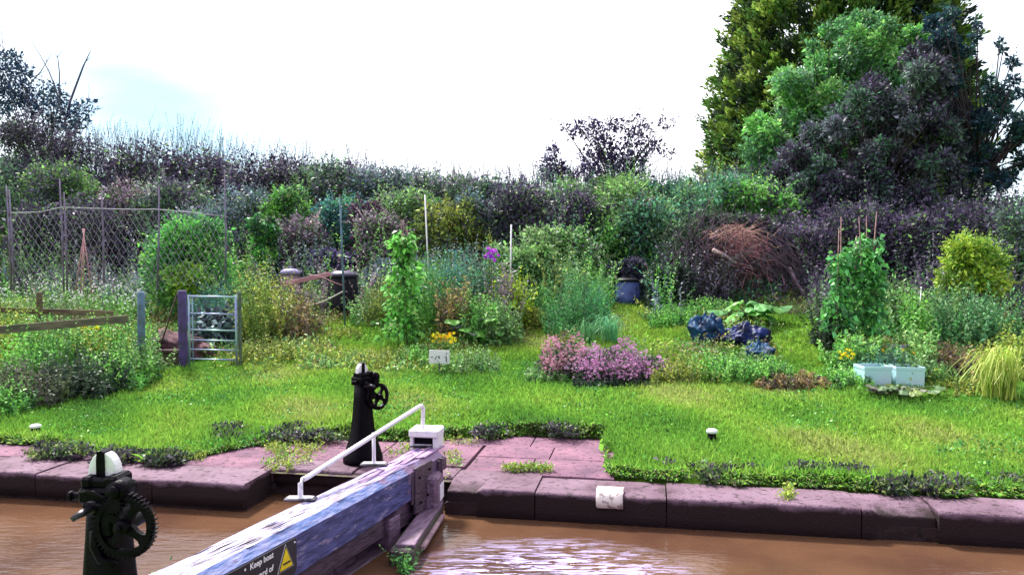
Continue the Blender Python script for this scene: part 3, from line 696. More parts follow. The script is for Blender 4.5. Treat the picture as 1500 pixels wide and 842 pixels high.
# protruding heel frame towards the far wall
Hf = Vector((-.655, 7.50, 0)); Hn = Vector((-.80, 6.25, 0)); hd = (Hf - Hn).normalized(); hs = Vector((hd.y, -hd.x, 0))
Mh = Matrix((hs, hd, Vector((0, 0, 1)))).transposed()
mb = MB(); mb.box((Hf + Hn) / 2 + Vector((-.10, 0, -.66)), (.20, 1.25, 1.04), Mh, .02); gbuild(mb, 'apron_board', paint_mat('mossy_wood', (.06, .035, .045), (.05, .07, .03), (.10, .06, .08), (.42, .6), (.58, .68), 5, STR))
mb = MB(); mb.box(Hf + Vector((-.14, -.13, -.12)), (.24, .30, .62), Mh, .03); gbuild(mb, 'heel_post', HEEL)
mb = MB(); mb.box(Hf + Vector((-.15, -.62, -.128)), (.16, 1.15, .03), Mh, .006); gbuild(mb, 'capping', HEEL)
mb = MB(); mb.box(Hf + Vector((-.055, -.55, -.225)), (.05, .85, .03), Mh, .004); gbuild(mb, 'batten', mat('pale_batten', (.42, .26, .30), .7, col2=(.25, .15, .18), scale=9))
mb = MB(); mb.box(Hf + Vector((-.015, -.10, .0)), (.012, .16, .15), Mh, .003); gbuild(mb, 'white_board', WHITE)
mb = MB(); mb.box(bp_(4.85, -.03, -.07), (.26, .26, .28), Mg, .02); gbuild(mb, 'tenon_block', HEEL)
# rusty plates and bolts on the beam side
RUST = paint_mat('purple_iron_plate', (.085, .045, .075), (.05, .028, .045), (.15, .09, .14), (.4, .6), (.62, .7), 9, STR, rough=.45)
mb = MB(); gb(mb, BL - .42, bw(BL) + .004, ZT - .24, (.03, .34, .42), .006); pl = gbuild(mb, 'side_plate', RUST)
for ds, dz in ((-.52, -.13), (-.32, -.10), (-.36, -.33), (-.50, -.36)):
    mb = MB(); c = bp_(BL + ds, bw(BL) + .018, ZT + dz); mb.tube([c, c + bs_ * .016], [.012, .010], 6); gbuild(mb, 'bolt', IRON)
mb = MB(); gb(mb, BL - .06, bw(BL) + .012, ZT - .12, (.06, .15, .12), .012); gb(mb, BL - .11, bw(BL) + .03, ZT - .12, (.05, .02, .15), .004); gbuild(mb, 'hinge_block', RUST)
mb = MB(); gb(mb, BL - .62, bw(BL) - .002, ZT - .20, (.02, .03, .30), .003); gbuild(mb, 'strap', RUST)
# hand rail
HR = [(at(434, 737, 5.48), .35), (at(545, 683, 6.55), .35), (at(617, 654, 7.55), .35)]
def on_beam(px, py):
    Y = (CAMZ - ZT) * FPX / (py - 380); return Vector(((px - 750) / FPX * Y, Y, ZT))
b1, b2, b3 = on_beam(437, 736), on_beam(546, 684), on_beam(617, 656)
hr = 'handrail'
zt = .35 + .42
def above(p, py):    # height of image row py above point p
    return Vector((p.x, p.y, CAMZ - (py - 380) / FPX * p.y))
c1, c2, c3 = above(b1, 708), above(b2, 640), above(b3, 594)
mb = MB(); r_ = .020
dir_ = (c3 - c1).normalized()
mb.tube([b1, b1 + Vector((0, 0, .06)), c1 - Vector((0, 0, .012)), c1 + dir_ * .03 + Vector((0, 0, .005)), c1 + dir_ * .08, c1 + dir_ * ((c3 - c1).length - .05), c3 + Vector((0, 0, -.006)), c3 + Vector((.012, .02, -.03)), b3 + Vector((0, .02, .02)), b3], r_, 12)
rail = gbuild(mb, 'handrail', WHITE)
mb = MB(); q = c1 + (c3 - c1) * ((b2.y - c1.y) / (c3.y - c1.y)); mb.tube([b2, Vector((b2.x, b2.y, q.z - .01))], .017, 10); gbuild(mb, 'upright', WHITE)
DARKIRON = mat('scuffed_iron', (.02, .018, .022), .5, col2=(.10, .09, .12), scale=14)
for b_ in (b1, b2, b3):
    mb = MB(); mb.box(b_ + Vector((0, 0, .012)), (.24, .085, .016), Matrix.Identity(3), .004); gbuild(mb, 'foot_plate', DARKIRON)
    mb = MB(); mb.box(b_ + Vector((0, .004, .024)), (.20, .06, .008), Matrix.Identity(3), .003); gbuild(mb, 'foot_plate', WHITE, label='white painted foot plate')
for k in range(24):                        # rust chips on the rail
    mb = MB(); f_ = random.uniform(.06, .9); p = c1 + (c3 - c1) * f_; a_ = random.uniform(-2.6, -.2)
    n0 = dir_.cross(Vector((0, 0, 1))).normalized(); n1 = n0.cross(dir_)
    o_ = (n0 * math.cos(a_) + n1 * math.sin(a_)) * .0185
    L_ = random.uniform(.006, .022); mb.tube([p + o_ - dir_ * L_, p + o_, p + o_ + dir_ * L_], [.001, .004, .001], 5, False)
    gbuild(mb, 'rust_patch', mat('rust', (.06, .03, .03), .8, col2=(.03, .02, .02)))
# warning plate on the beam side
def side_pt(px, py):       # a point on the right face of the beam
    t = .178
    ro = Vector((0, 0, CAMZ)); rd = at(px, py, 1.0) - ro
    p0 = bp_(2.3, bw(2.3), 0); den = rd.dot(bs_); k = (p0 - ro).dot(bs_) / den
    return ro + rd * k
sA, sB = side_pt(318, 842), side_pt(429, 790)
def s_of(p): return (p - Bn).dot(bd)
s0, s1 = s_of(sA) - .12, s_of(sB)
zt_ = ZT - .062
mb = MB(); sgc = (s0 + s1) / 2
def face_t(s): return bw(s) + .014
def facept(s, z, o=0.0): return bp_(s, face_t(s) + o, z)
cv = [(s0, zt_), (s1 - .02, zt_), (s1, zt_ - .02), (s1, ZT - bh(s1) + .06), (s1 - .02, ZT - bh(s1) + .03), (s0, ZT - bh(s0) + .03)]
fr = [facept(s, z) for s, z in cv]; bk = [facept(s, z, -.012) for s, z in cv]; k = len(cv)
mb.add(fr + bk, [tuple(range(k)), tuple(reversed(range(k, 2 * k)))] + [(i, i + k, (i + 1) % k + k, (i + 1) % k) for i in range(k)])
plate = gbuild(mb, 'warning_plate', mat('sign_black', (.004, .004, .005), .35, col2=(.008, .008, .01)))
def flat_poly(pts, name, m, o):
    mb = MB(); a = [facept(s, z, o) for s, z in pts]; b = [facept(s, z, o - .003) for s, z in pts]; k = len(pts)
    mb.add(a + b, [tuple(range(k)), tuple(reversed(range(k, 2 * k)))] + [(i, i + k, (i + 1) % k + k, (i + 1) % k) for i in range(k)])
    o_ = gbuild(mb, name, m); return o_
YEL = mat('sign_yellow', (.85, .66, .01), .5, col2=(.75, .56, .01)); WTXT = mat('sign_white', (.85, .85, .85), .5, col2=(.8, .8, .8))
ta = side_pt(412, 804); ts, tz = s_of(ta), ta.z
flat_poly([(ts, tz + .012), (ts - .088, tz - .162), (ts + .088, tz - .162)], 'triangle_border', WTXT, .003)
flat_poly([(ts, tz + .006), (ts - .083, tz - .159), (ts + .083, tz - .159)], 'triangle_border', plate.data.materials[0], .005)
flat_poly([(ts, tz - .012), (ts - .070, tz - .151), (ts + .070, tz - .151)], 'warning_triangle', YEL, .007)
def gtext(txt, s, z, size, m, o, name='lettering', align='LEFT'):
    cu = bpy.data.curves.new('t', 'FONT'); cu.body = txt; cu.size = size; cu.align_x = align; cu.extrude = .0006
    cu.offset = .0012
    to = bpy.data.objects.new('t', cu); COL.objects.link(to); bpy.context.view_layer.update()
    me = bpy.data.meshes.new_from_object(to.evaluated_get(bpy.context.evaluated_depsgraph_get())); bpy.data.objects.remove(to)
    base = facept(s, z, o); rx = (facept(s + 1, z, o) - base).normalized()
    for v in me.vertices:
        v.co = gate_local(base + rx * v.co.x + Vector((0, 0, 1)) * v.co.y + bs_ * v.co.z)
    me.materials.clear(); me.materials.append(m); me.name = name
    ob = bpy.data.objects.new(name, me); COL.objects.link(ob); ob.parent = gate; return ob
kt = side_pt(358, 840); ks = s_of(kt)
ke = s_of(side_pt(393, 829))
gtext('Keep boat', ks, kt.z, (ke - ks) / 4.15, WTXT, .004)
gtext('forward of', ke, kt.z - .085, (ke - ks) / 4.15, WTXT, .004, align='RIGHT')
gtext('cill marker', ke, kt.z - .165, (ke - ks) / 4.15, WTXT, .004, align='RIGHT')
gtext('\u2022', ks - .055, kt.z, (ke - ks) / 4.0, WTXT, .004)
gtext('WARNING', ts - .037, tz - .12, .0165, plate.data.materials[0], .009)
c = facept(s1 - .025, zt_ - .028, .0)
mb = MB(); mb.tube([c, c + bs_ * .006], [.008, .006], 8); gbuild(mb, 'screw', WTXT)
# white box on the end of the beam
t = thing('white_block', 'white painted box with dark slot at the far end of the gate beam', 'box', at(624, 655, 7.75))
bx = t.location.copy(); bx.z = .34
t.location = (bx.x, bx.y, .34)
Mb_ = Matrix.Rotation(R(-9), 3, 'Z')
mb = MB(); mb.box(bx + Vector((0, 0, .155)), (.30, .26, .075), Mb_, .012); mb.build('lid', WHITE, t)
mb = MB(); mb.box(bx + Vector((.115, 0, .055)), (.055, .22, .13), Mb_, .004); mb.build('side', WHITE, t)
mb = MB(); mb.box(bx + Vector((-.125, .02, .055)), (.03, .2, .13), Mb_, .004); mb.build('side', WHITE, t)
mb = MB(); mb.box(bx + Vector((-.012, .03, .055)), (.19, .16, .125), Mb_, .004); mb.build('slot', IRON, t)

# ------------------------------------------------------------------ paddle gears
def gear_parts(t, H=1.10):
    # column: square section flaring to a round foot
    mb = MB(); prof = [(0, .215, .20), (.05, .21, .195), (.12, .185, .17), (.22, .15, .135), (.35, .118, .105), (.52, .096, .088), (.70, .082, .078), (.86, .074, .072)]
    seg = 20; vs2 = []
    for z, rx, ry in prof:
        k = 2.2 + 2.4 * min(1, z / .6)
        for j in range(seg):
            a = 2 * math.pi * j / seg; c_, s_ = math.cos(a), math.sin(a)
            vs2.append((rx * math.copysign(abs(c_) ** (2 / k), c_), ry * math.copysign(abs(s_) ** (2 / k), s_), z))
    fs = [(i * seg + j, i * seg + (j + 1) % seg, (i + 1) * seg + (j + 1) % seg, (i + 1) * seg + j) for i in range(len(prof) - 1) for j in range(seg)]
    fs += [tuple(range(seg))[::-1], tuple((len(prof) - 1) * seg + j for j in range(seg))]
    mb.add(vs2, fs, True); mb.build('column', IRON, t, shift=False)
    mb = MB()
    mb.box((0, 0, .895), (.185, .18, .075), None, .015); mb.box((0, 0, .95), (.15, .15, .05), None, .012); mb.box((.02, -.03, .86), (.16, .16, .03), None, .01)
    mb.box((-.055, -.02, .955), (.05, .13, .05), None, .01); mb.box((.06, -.02, .955), (.06, .13, .06), None, .012)
    mb.build('head', IRON, t, shift=False)
    # rack with its white domed cap
    def dome(wd, dp, z0, r, y0, lo_=-1, hi_=1):
        pts = [(-wd * 1, z0), (-wd, z0 + .03)] + [(-wd * math.cos(a), z0 + .03 + r * math.sin(a)) for a in [math.pi * i / 14 for i in range(1, 14)]] + [(wd, z0 + .03), (wd, z0)]
        return [(min(max(x, lo_), hi_), z) for x, z in pts]
    mb = MB(); M_ = Matrix.Translation((-.012, .0, 0))
    mb.prism(dome(.067, .1, .95, .098, 0), M_, .055); mb.build('rack_cap', WHITE, t, shift=False, bevel=.006)
    mb = MB(); st_ = [(-.026, .95), (-.026, 1.04), (-.022, 1.082), (-.004, 1.088), (.010, 1.082), (.012, 1.04), (.012, .95)]
    mb.prism(st_, Matrix.Translation((-.008, -.003, 0)), .066); mb.build('rack', IRON, t, shift=False)
    # cog wheel
    cx, cy, cz, Rr = .15, -.09, .70, .138
    Mw = Matrix.Translation((cx, cy, cz))
    mb = MB(); nT = 44; poly_o = []
    for i in range(nT):
        for da, rr in ((0, Rr - .008), (.30, Rr - .008), (.42, Rr + .008), (.62, Rr + .008), (.74, Rr - .008)):
            a = 2 * math.pi * (i + da) / nT; poly_o.append((rr * math.cos(a), rr * math.sin(a)))
    m_ = len(poly_o); inn = [((Rr - .030) * math.cos(2 * math.pi * i / m_), (Rr - .030) * math.sin(2 * math.pi * i / m_)) for i in range(m_)]
    th = .019
    vs2 = [Mw @ Vector((x, y_, z)) for y_ in (-th, th) for lst in (poly_o, inn) for x, z in lst]
    fs = []
    for i in range(m_):
        j = (i + 1) % m_
        fs += [(i, j, m_ + j, m_ + i), (2 * m_ + i, 3 * m_ + i, 3 * m_ + j, 2 * m_ + j), (i, 2 * m_ + i, 2 * m_ + j, j), (m_ + i, m_ + j, 3 * m_ + j, 3 * m_ + i)]
    mb.add(vs2, fs)
    for q in range(4):
        a = math.pi / 4 + q * math.pi / 2 + .2
        pr = [(.02, -.026), (.06, -.016), (Rr - .05, -.017), (Rr - .026, -.034), (Rr - .026, .034), (Rr - .05, .017), (.06, .016), (.02, .026)]
        mb.prism([(x * math.cos(a) - z * math.sin(a), x * math.sin(a) + z * math.cos(a)) for x, z in pr], Mw, .026)
    wh = mb.build('cog_wheel', IRON, t, shift=False)
    mb = MB(); mb.tube([(cx, cy - .045, cz), (cx, cy - .03, cz), (cx, cy + .12, cz)], [.030, .034, .034], 14); mb.tube([(cx, cy - .062, cz), (cx, cy - .04, cz)], [.014, .016], 8); mb.build('hub', IRON, t, shift=False)
    # pinion and small upper wheel
    mb = MB(); px_, pz_ = .075, .865
    poly = []
    for i in range(14):
        for da, rr in ((0, .036), (.35, .036), (.45, .05), (.65, .05), (.8, .036)):
            a = 2 * math.pi * (i + da) / 14; poly.append((rr * math.cos(a), rr * math.sin(a)))
    mb.prism(poly, Matrix.Translation((px_ + .02, -.10, pz_ + .01)), .05); mb.build('pinion', IRON, t, shift=False)
    mb = MB(); mb.tube([(.10, -.03, .93), (.10, -.12, .93)], [.045, .042], 14); mb.tube([(.10, -.12, .93), (.10, -.135, .93)], [.03, .028], 12); mb.build('ratchet_wheel', IRON, t, shift=False)
    # spindle (square, tapered)
    mb = MB(); mb.tube([(-.02, -.06, .85), (-.02, -.10, .85)], [.034, .032], 12); mb.tube([(-.02, -.09, .85), (-.02, -.22, .845)], [.022, .015], 4); mb.build('spindle', mat('worn_iron', (.05, .04, .06), .35, col2=(.02, .018, .025), scale=30, metal=.3), t, shift=False)
    # pawl, curved guard, side bolt, brackets
    mb = MB(); mb.tube([(-.07, -.085, .915), (-.035, -.095, .925), (.0, -.10, .918), (.04, -.105, .90), (.08, -.105, .905)], [.008, .010, .009, .009, .008], 8); mb.build('pawl', IRON, t, shift=False)
    mb = MB(); mb.tube([(-.08, -.02, .88), (-.15, -.03, .88)], [.018, .018], 8); mb.tube([(-.15, -.03, .88), (-.165, -.032, .88)], [.026, .024], 6); mb.build('bolt', IRON, t, shift=False)
    mb = MB(); mb.tube([(.01, -.075, .80), (-.015, -.085, .74), (-.012, -.09, .68), (.02, -.095, .62), (.09, -.09, .60)], [.02, .022, .022, .02, .012], 8)
    mb.box((.03, -.075, .78), (.09, .05, .12), None, .012); mb.box((.04, -.07, .70), (.10, .05, .05), None, .012); mb.build('bracket', IRON, t, shift=False)
    for a in (.6, 1.9, 3.7, 5.2):
        mb = MB(); mb.tube([(.19 * math.cos(a), .175 * math.sin(a), .03), (.19 * math.cos(a), .175 * math.sin(a), .075)], [.015, .013], 6); mb.build('foot_bolt', IRON, t, shift=False)
Yf = 8.50
far = thing('paddle_gear', 'smaller black paddle gear on the far lock side, behind the white handrail', 'paddle gear', ((530 - 750) / FPX * Yf, Yf, .0), 'black paddle gears of the lock', R(51))
gear_parts(far)
near = far.copy(); COL.objects.link(near); near['label'] = 'largest black paddle gear, nearest the camera at the lower left'
for ch in list(far.children):
    c_ = ch.copy(); COL.objects.link(c_); c_.parent = near
    if ch.name.split('.')[0] in ('cog_wheel', 'hub'): c_.location.z += .075; c_.location.x -= .02
Yn = 3.5; near.location = ((153 - 750) / FPX * Yn, Yn, .262); near.rotation_euler = (0, 0, R(-5))
mb = MB(); mb.box((near.location.x, near.location.y - .02, .225), (.6, .6, .085), Mrot, .02)
t = thing('stone_plinth', 'low stone plinth under the nearest black paddle gear', 'plinth', (near.location.x, near.location.y, .18)); mb.build('plinth_block', STONE, t)

# mooring bollards
def bollard(px, py, Y=None, label='', s=1.0):
    x, y, z = ground_at(px, py); t = thing('mooring_bollard', label, 'bollard', (x, y, z - .01), 'short mooring bollards in the grass')
    mb = MB(); mb.tube([(x, y, z - .05), (x, y, z + .115 * s)], [.052, .05], 16); mb.build('post', IRON, t)
    mb = MB(); mb.tube([(x, y, z + .112 * s), (x, y, z + .118 * s), (x, y, z + .145 * s), (x, y, z + .158 * s)], [.055, .066, .064, .045], 18); mb.build('cap', WHITE, t)
    for _ in range(0): pass
bollard(1045, 650, label='short black bollard with white cap in the lawn above the right hand lock edge')
bollard(47, 640, label='small white capped bollard almost sunk in grass at the left edge of the lawn', s=.9)
# weeds near the camera and on the gate
def sprout(px, py, Y, h, label, g=None, n=16, pal='green', zbase=None):
    p = at(px, py, Y); p.z = zbase if zbase is not None else p.z
    t = thing('weed', label, 'weed', p)
    st = np.zeros((n, 3)) + rng.normal(size=(n, 3)) * np.array([.02, .02, 0]); d = rng.normal(size=(n, 3)) * .35 + np.array([0, 0, 1.])
    V, C, P = shoot_leaves(st, d, h * rng.uniform(.5, 1, n), 9, .055, pick(pal, n), .3, .3)
    npmesh('foliage', V, 4, C, LEAF, t); stems_mesh(P, st, .002, 'stem', STEM, t)
sprout(590, 842, 6.15, .22, 'tuft of green weed growing out of the lock gate timber above the water', zbase=-.30, pal='bright', n=22)
sprout(85, 880, 3.62, .62, 'green weed tips rising beside the nearest paddle gear', zbase=.18, n=7)

# ------------------------------------------------------------------ garden structures
def pole(name, label, cat, px, py0, py1, Y=None, r=.012, m=DRY, group=None, px1=None, curve=0):
    x, y, z = ground_at(px, py0); t = thing(name, label, cat, (x, y, z), group)
    top = at(px1 if px1 is not None else px, py1, y)
    mb = MB(); mid = (Vector((x, y, z)) + top) / 2 + Vector((curve, 0, 0))
    mb.tube([(x, y, z - .1), mid, top], [r, r, r * .8], 8); mb.build('shaft', m, t); return t
# tubular garden gate
GALV = mat('galvanised_tube', (.30, .46, .46), .4, metal=.35, col2=(.24, .26, .48), scale=2.5)
PPOST = mat('purple_stained_post', (.10, .06, .22), .8, col2=(.06, .045, .10), scale=5, bump=.5)
GRPOST = mat('green_grey_post', (.10, .14, .10), .8, col2=(.07, .09, .07), scale=8, bump=.4)
x0, y0, z0 = ground_at(272, 543); x1, y1, z1 = ground_at(348, 543)
gt = thing('garden_gate', 'metal tube field gate with seven bars, closed between two posts', 'gate', (x0, y0, z0))
Yg = y0; A = at(274, 541, Yg); Bq = at(347, 543, Yg)
for px in (276, 345):
    mb = MB(); mb.tube([at(px, 542, Yg), at(px, 432, Yg)], .020, 10); mb.build('stile', GALV, gt)
for py in (434, 459, 483, 498, 512, 526, 541):
    mb = MB(); mb.tube([at(276, py, Yg), at(345, py + 1.5, Yg)], .021 if py == 434 else .014, 10); mb.build('bar', GALV, gt)
mb = MB(); mb.tube([at(281, 540, Yg + .02), at(281, 436, Yg + .02)], .012, 8); mb.build('upright', GALV, gt)
t = thing('gate_post', 'thick purple stained timber post carrying the left side of the metal gate', 'post', (at(267, 545, Yg).x, Yg, z0))
p = at(266.5, 545, Yg + .06); mb = MB(); mb.box((p.x, p.y, (p.z + at(0, 426, Yg).z) / 2 - .02), (.13, .13, at(0, 426, Yg).z - p.z + .06), Matrix.Rotation(.1, 3, 'Z'), .02); mb.build('timber', PPOST, t)
t = thing('gate_post', 'thin green post at the latch side of the metal gate', 'post', (at(350, 545, Yg).x, Yg, z1))
p = at(350.5, 548, Yg + .05); mb = MB(); mb.box((p.x, p.y, (p.z + at(0, 428, Yg).z) / 2), (.05, .06, at(0, 428, Yg).z - p.z), None, .01); mb.build('timber', GRPOST, t)
# low concrete wall with soil heap and leaning stake
p0 = at(214, 540, Yg + .15); p1 = at(263, 540, Yg + .15)
t = thing('low_wall', 'low brown board edging a raised bed, beside the purple gate post', 'bed edging', ((p0.x + p1.x) / 2, Yg + .15, z0))
mb = MB(); mb.box(((p0.x + p1.x) / 2, Yg + .15, (p0.z + at(0, 519, Yg).z) / 2 - .05), (p1.x - p0.x, .06, at(0, 519, Yg).z - p0.z + .1), None, .01); mb.build('board', mat('brown_board', (.16, .12, .09), .85, col2=(.10, .085, .05), scale=4, bump=.3), t)
mb = MB(); mb.box(((p0.x + p1.x) / 2, Yg + .14, at(0, 516, Yg).z), (p1.x - p0.x + .02, .12, .06), None, .012); mb.build('cap', mat('dark_cap', (.10, .055, .06), .85, col2=(.06, .035, .04), scale=5), t)
hp = at(246, 500, Yg + .7)
bm = bmesh.new(); bmesh.ops.create_icosphere(bm, subdivisions=4, radius=1); mb = MB(); bm.verts.index_update()
mb.add([Vector((hp.x, hp.y, hp.z - .1)) + Vector((v.co.x * .72, v.co.y * .5, (max(-.3, v.co.z) ** 1 if v.co.z < 0 else v.co.z * (1.15 - .5 * abs(v.co.x))) * .34 - .08)) * (1 + .3 * mnoise.noise(v.co * 2) + .25 * mnoise.noise(v.co * 7)) for v in bm.verts], [[v.index for v in f.verts] for f in bm.faces], True); bm.free()
t = thing('soil_heap', 'reddish purple soil heap behind the low board and the purple gate post', 'soil heap', (hp.x, hp.y, hp.z - .3))
mb.build('soil', mat('red_soil', (.15, .07, .085), .95, col2=(.06, .035, .04), scale=9, bump=1, bscale=30), t)
t = thing('wooden_stake', 'thin brown stake leaning against the purple gate post over the soil heap', 'stake', at(231, 512, Yg + .25)); mb = MB(); mb.tube([at(231, 514, Yg + .25), at(259, 430, Yg + .1)], .013, 6); mb.build('shaft', mat('brown_stake', (.09, .06, .05), .8), t)
wp = MB(); wp.add([ground_at(*q)[:2] + (ground_at(*q)[2] + .035,) for q in ((228, 546), (262, 543), (288, 553), (272, 561), (240, 556))], [(0, 1, 2, 3, 4)])
structure(wp.build('worn_path', mat('bare_earth', (.24, .19, .14), .95, col2=(.15, .15, .07), scale=9)))
# tall blue-grey post left
BLUEP = mat('blue_grey_post', (.12, .20, .30), .8, col2=(.07, .11, .13), scale=5, bump=.5)
Yp = ground_at(206, 556)[1]; t = thing('fence_post', 'tall blue grey round post among the weeds, end of the wooden rail fence', 'post', (at(206, 556, Yp).x, Yp, gxy(at(206, 556, Yp).x, Yp)))
mb = MB(); mb.tube([at(206, 560, Yp), at(205.5, 500, Yp), at(206, 430, Yp), at(206, 427, Yp)], [.065, .062, .058, .045], 12); mb.build('timber', BLUEP, t)
# rail fence running from it toward the left edge
t = thing('rail_fence', 'weathered wooden rail fence half hidden by weeds on the left edge', 'fence', at(60, 560, 12.6))
FW = mat('weathered_rail', (.16, .13, .07), .85, col2=(.09, .06, .045), scale=5, bump=.4, stretch=((1, 1, 4), (0, 0, 0)))
def plank(p, q, h, th, name, m):
    p, q = Vector(p), Vector(q); d = (q - p); ln = d.length; d.normalize(); s = d.cross(Vector((0, 0, 1))).normalized(); u_ = s.cross(d)
    Mx = Matrix((d, s, u_)).transposed(); mb = MB(); mb.box((p + q) / 2, (ln, th, h), Mx, .006); return mb.build(name, m, t)
plank(at(-45, 487, 11.6), at(186, 467, 13.0), .125, .035, 'rail', mat('greyed_rail', (.17, .15, .09), .85, col2=(.09, .09, .06), scale=4, bump=.3, stretch=((1, 1, 4), (0, 0, 0))))  # nearest rail, slightly paler and greyer than the others
plank(at(-45, 453, 14.1), at(165, 459, 14.1), .10, .035, 'rail', FW)
plank(at(-45, 483, 13.9), at(150, 478, 13.9), .09, .035, 'rail', FW)
for px, pt, Yq in ((57, 428, 14.0), (-5, 440, 13.9)):
    mb = MB(); a, b = at(px, pt + 95, Yq), at(px, pt, Yq); mb.box((a + b) / 2, (.08, .08, (b - a).length), None, .008); mb.build('post', FW if Yq > 12 else GRPOST, t)
# netting frame
Yt = 17.0
NETC = mat('pale_net_cord', (.30, .27, .36), .6, col2=(.30, .27, .34), scale=6)
NPOLE = mat('mauve_pole', (.22, .17, .30), .8, col2=(.15, .11, .17), scale=6)
t = thing('net_screen', 'tall garden netting strung on rough poles in front of the dark hedge', 'netting', at(180, 425, Yt))
poles = [(16, 425, 12, 272), (20, 425, 16, 278), (93, 428, 90, 262), (98, 425, 96, 282), (152, 415, 151, 280), (230, 425, 235, 272), (330, 420, 331, 250), (333, 400, 364, 250)][:7]
for a_, b_, c_, d_ in poles:
    mb = MB(); mb.tube([at(a_, b_, Yt), at((a_ + c_) / 2 + 1, (b_ + d_) / 2, Yt - .02), at(c_, d_, Yt)], [.022, .02, .012], 8); mb.build('pole', NPOLE, t)
topc = [(17, 312), (60, 311), (92, 304), (120, 305), (152, 306), (190, 307), (230, 307), (280, 311), (335, 318)]
mb = MB(); mb.tube([at(a_, b_, Yt - .03) for a_, b_ in topc], .011, 6); mb.build('top_line', mat('pale_rail', (.52, .46, .60), .6), t)
def topy(px): return float(np.interp(px, [a for a, b in topc], [b for a, b in topc]))
mb = MB()
def netln(p, q):
    a, b = at(p[0], p[1], Yt - .01), at(q[0], q[1], Yt - .01); m_ = (a + b) / 2 + Vector((random.uniform(-.02, .02), random.uniform(-.02, .02), random.uniform(-.04, 0))); mb.tube([a, m_, b], .0034, 3, False)
for i in range(-14, 36):
    x_ = 17 + i * 9.3
    # one direction slopes down-right, the other down-left
    pts_ = []
    for (sl) in (1, -1):
        k0 = x_ if sl == 1 else x_ + 60
        seg = []
        for q in range(0, 121, 6):
            px = k0 + sl * q * (.62 if sl == 1 else .55); py = topy(px) + q
            if 17 < px < 334 and py < 428: seg.append((px + 1.5 * math.sin(py * .05 + i), py))
        for a_, b_ in zip(seg[:-1:2], seg[2::2]): netln(a_, b_)
mb.build('net', NETC, t)
# pink wigwam of canes behind the net
PINKC = mat('pink_cane', (.52, .26, .30), .7, col2=(.36, .16, .2), scale=6)
t = thing('cane_wigwam', 'pinkish bean canes tied as a wigwam behind the netting', 'canes', at(124, 425, 16.4))
for a_, b_ in ((110, 426), (117, 430), (122, 432), (134, 430)):
    mb = MB(); mb.tube([at(a_, b_, 16.4), at(124 + (a_ - 122) * -.12, 335, 16.5)], .010, 6); mb.build('cane', PINKC, t)
# string / wire arches by the gate
WIRE = mat('dark_hoop', (.07, .08, .08), .5); PALE = mat('pale_hose', (.55, .5, .45), .5)
def arch(label, pts, Y, r, m, name='hoop'):
    t = thing(name, label, 'hoop', at(pts[0][0], pts[0][1], Y)); mb = MB()
    mb.tube([at(a_, b_, Y + i * .02) for i, (a_, b_) in enumerate(pts)], r, 7); mb.build('tube', m, t)
Yh = ground_at(462, 490)[1]
arch('dark bent wire hoop just right of the metal gate', [(330, 434), (352, 425), (362, 427), (385, 434), (405, 442), (411, 448), (412, 470), (413, 500)], Yh - 1.0, .010, WIRE)
arch('dark bent wire hoop between the yellow weeds and the blue stake', [(378, 428), (400, 420), (410, 421), (430, 428), (455, 435), (461, 443), (462, 492)], Yh, .010, WIRE)
arch('pale sagging hose tied to the tall thin blue stake', [(405, 454), (425, 455), (450, 449), (475, 441), (502, 427)], Yh + .1, .014, PALE, 'hose')
arch('thin pinkish cane bent down beside the black compost bin', [(452, 402), (470, 405), (490, 414), (502, 418)], Yh + .3, .010, PINKC)
t = thing('plank', 'pinkish weathered plank lying propped between two compost bins', 'plank', at(440, 412, 17.2)); t_ = t
plank(at(412, 417, 17.2), at(484, 401, 17.0), .10, .03, 'board', PINKC)
pole('garden_stake', 'tall thin blue grey stake with the pale hose tied to it', 'stake', 505, 482, 290, r=.022, m=BLUEP, px1=499)
for i, (a_, b_, c_, d_, Y_, lb) in enumerate([(629, 380, 623, 286, 17, 'bare white cane leaning above the feathery green plants, left of the two'), (747, 395, 749, 329, 16.5, 'bare white cane above the purple flower, right of the two')]):
    t = thing('white_cane', lb, 'cane', at(a_, b_, Y_), 'bare white canes'); mb = MB(); mb.tube([at(a_, b_ + 60, Y_), at(c_, d_, Y_)], .016, 7); mb.build('shaft', WHITE, t)
# compost bins
BIN = mat('black_plastic', (.006, .005, .009), .45, col2=(.01, .01, .016), scale=3, spec=.1)
BINB = mat('blue_plastic', (.07, .10, .28), .45, col2=(.035, .05, .16), scale=3, spec=.2)
BINP = mat('faded_pink_plastic', (.26, .15, .19), .45, col2=(.17, .12, .13), scale=3)
def cbin(label, px, pyb, pyt, wpx, m, lidm, Y=None):
    x, y, z = ground_at(px, pyb)
    if Y: y = Y; x = (px - 750) / FPX * y; z = gxy(x, y)
    H = at(0, pyt, y).z - z; Rr = wpx * y / FPX / 2
    t = thing('compost_bin', label, 'compost bin', (x, y, z)); mb = MB()
    mb.tube([(x, y, z - .05), (x, y, z + H * .3), (x, y, z + H * .31), (x, y, z + H * .6), (x, y, z + H * .61), (x, y, z + H * .84), (x, y, z + H * .85)], [Rr * 1.08, Rr * 1.02, Rr * .99, Rr * .95, Rr * .92, Rr * .9, Rr * .86], 28); mb.build('body', m, t)
    mb = MB(); mb.tube([(x, y, z + H * .83), (x, y, z + H * .87), (x, y, z + H * .90), (x, y, z + H * .96), (x, y, z + H * .965)], [Rr * .96, Rr, Rr * .95, Rr * .6, Rr * .3], 28); mb.build('lid', lidm, t)
    mb = MB(); mb.tube([(x - .07, y, z + H * .95), (x - .05, y, z + H), (x + .05, y, z + H), (x + .07, y, z + H * .95)], .012, 6); mb.build('lid_handle', lidm, t)
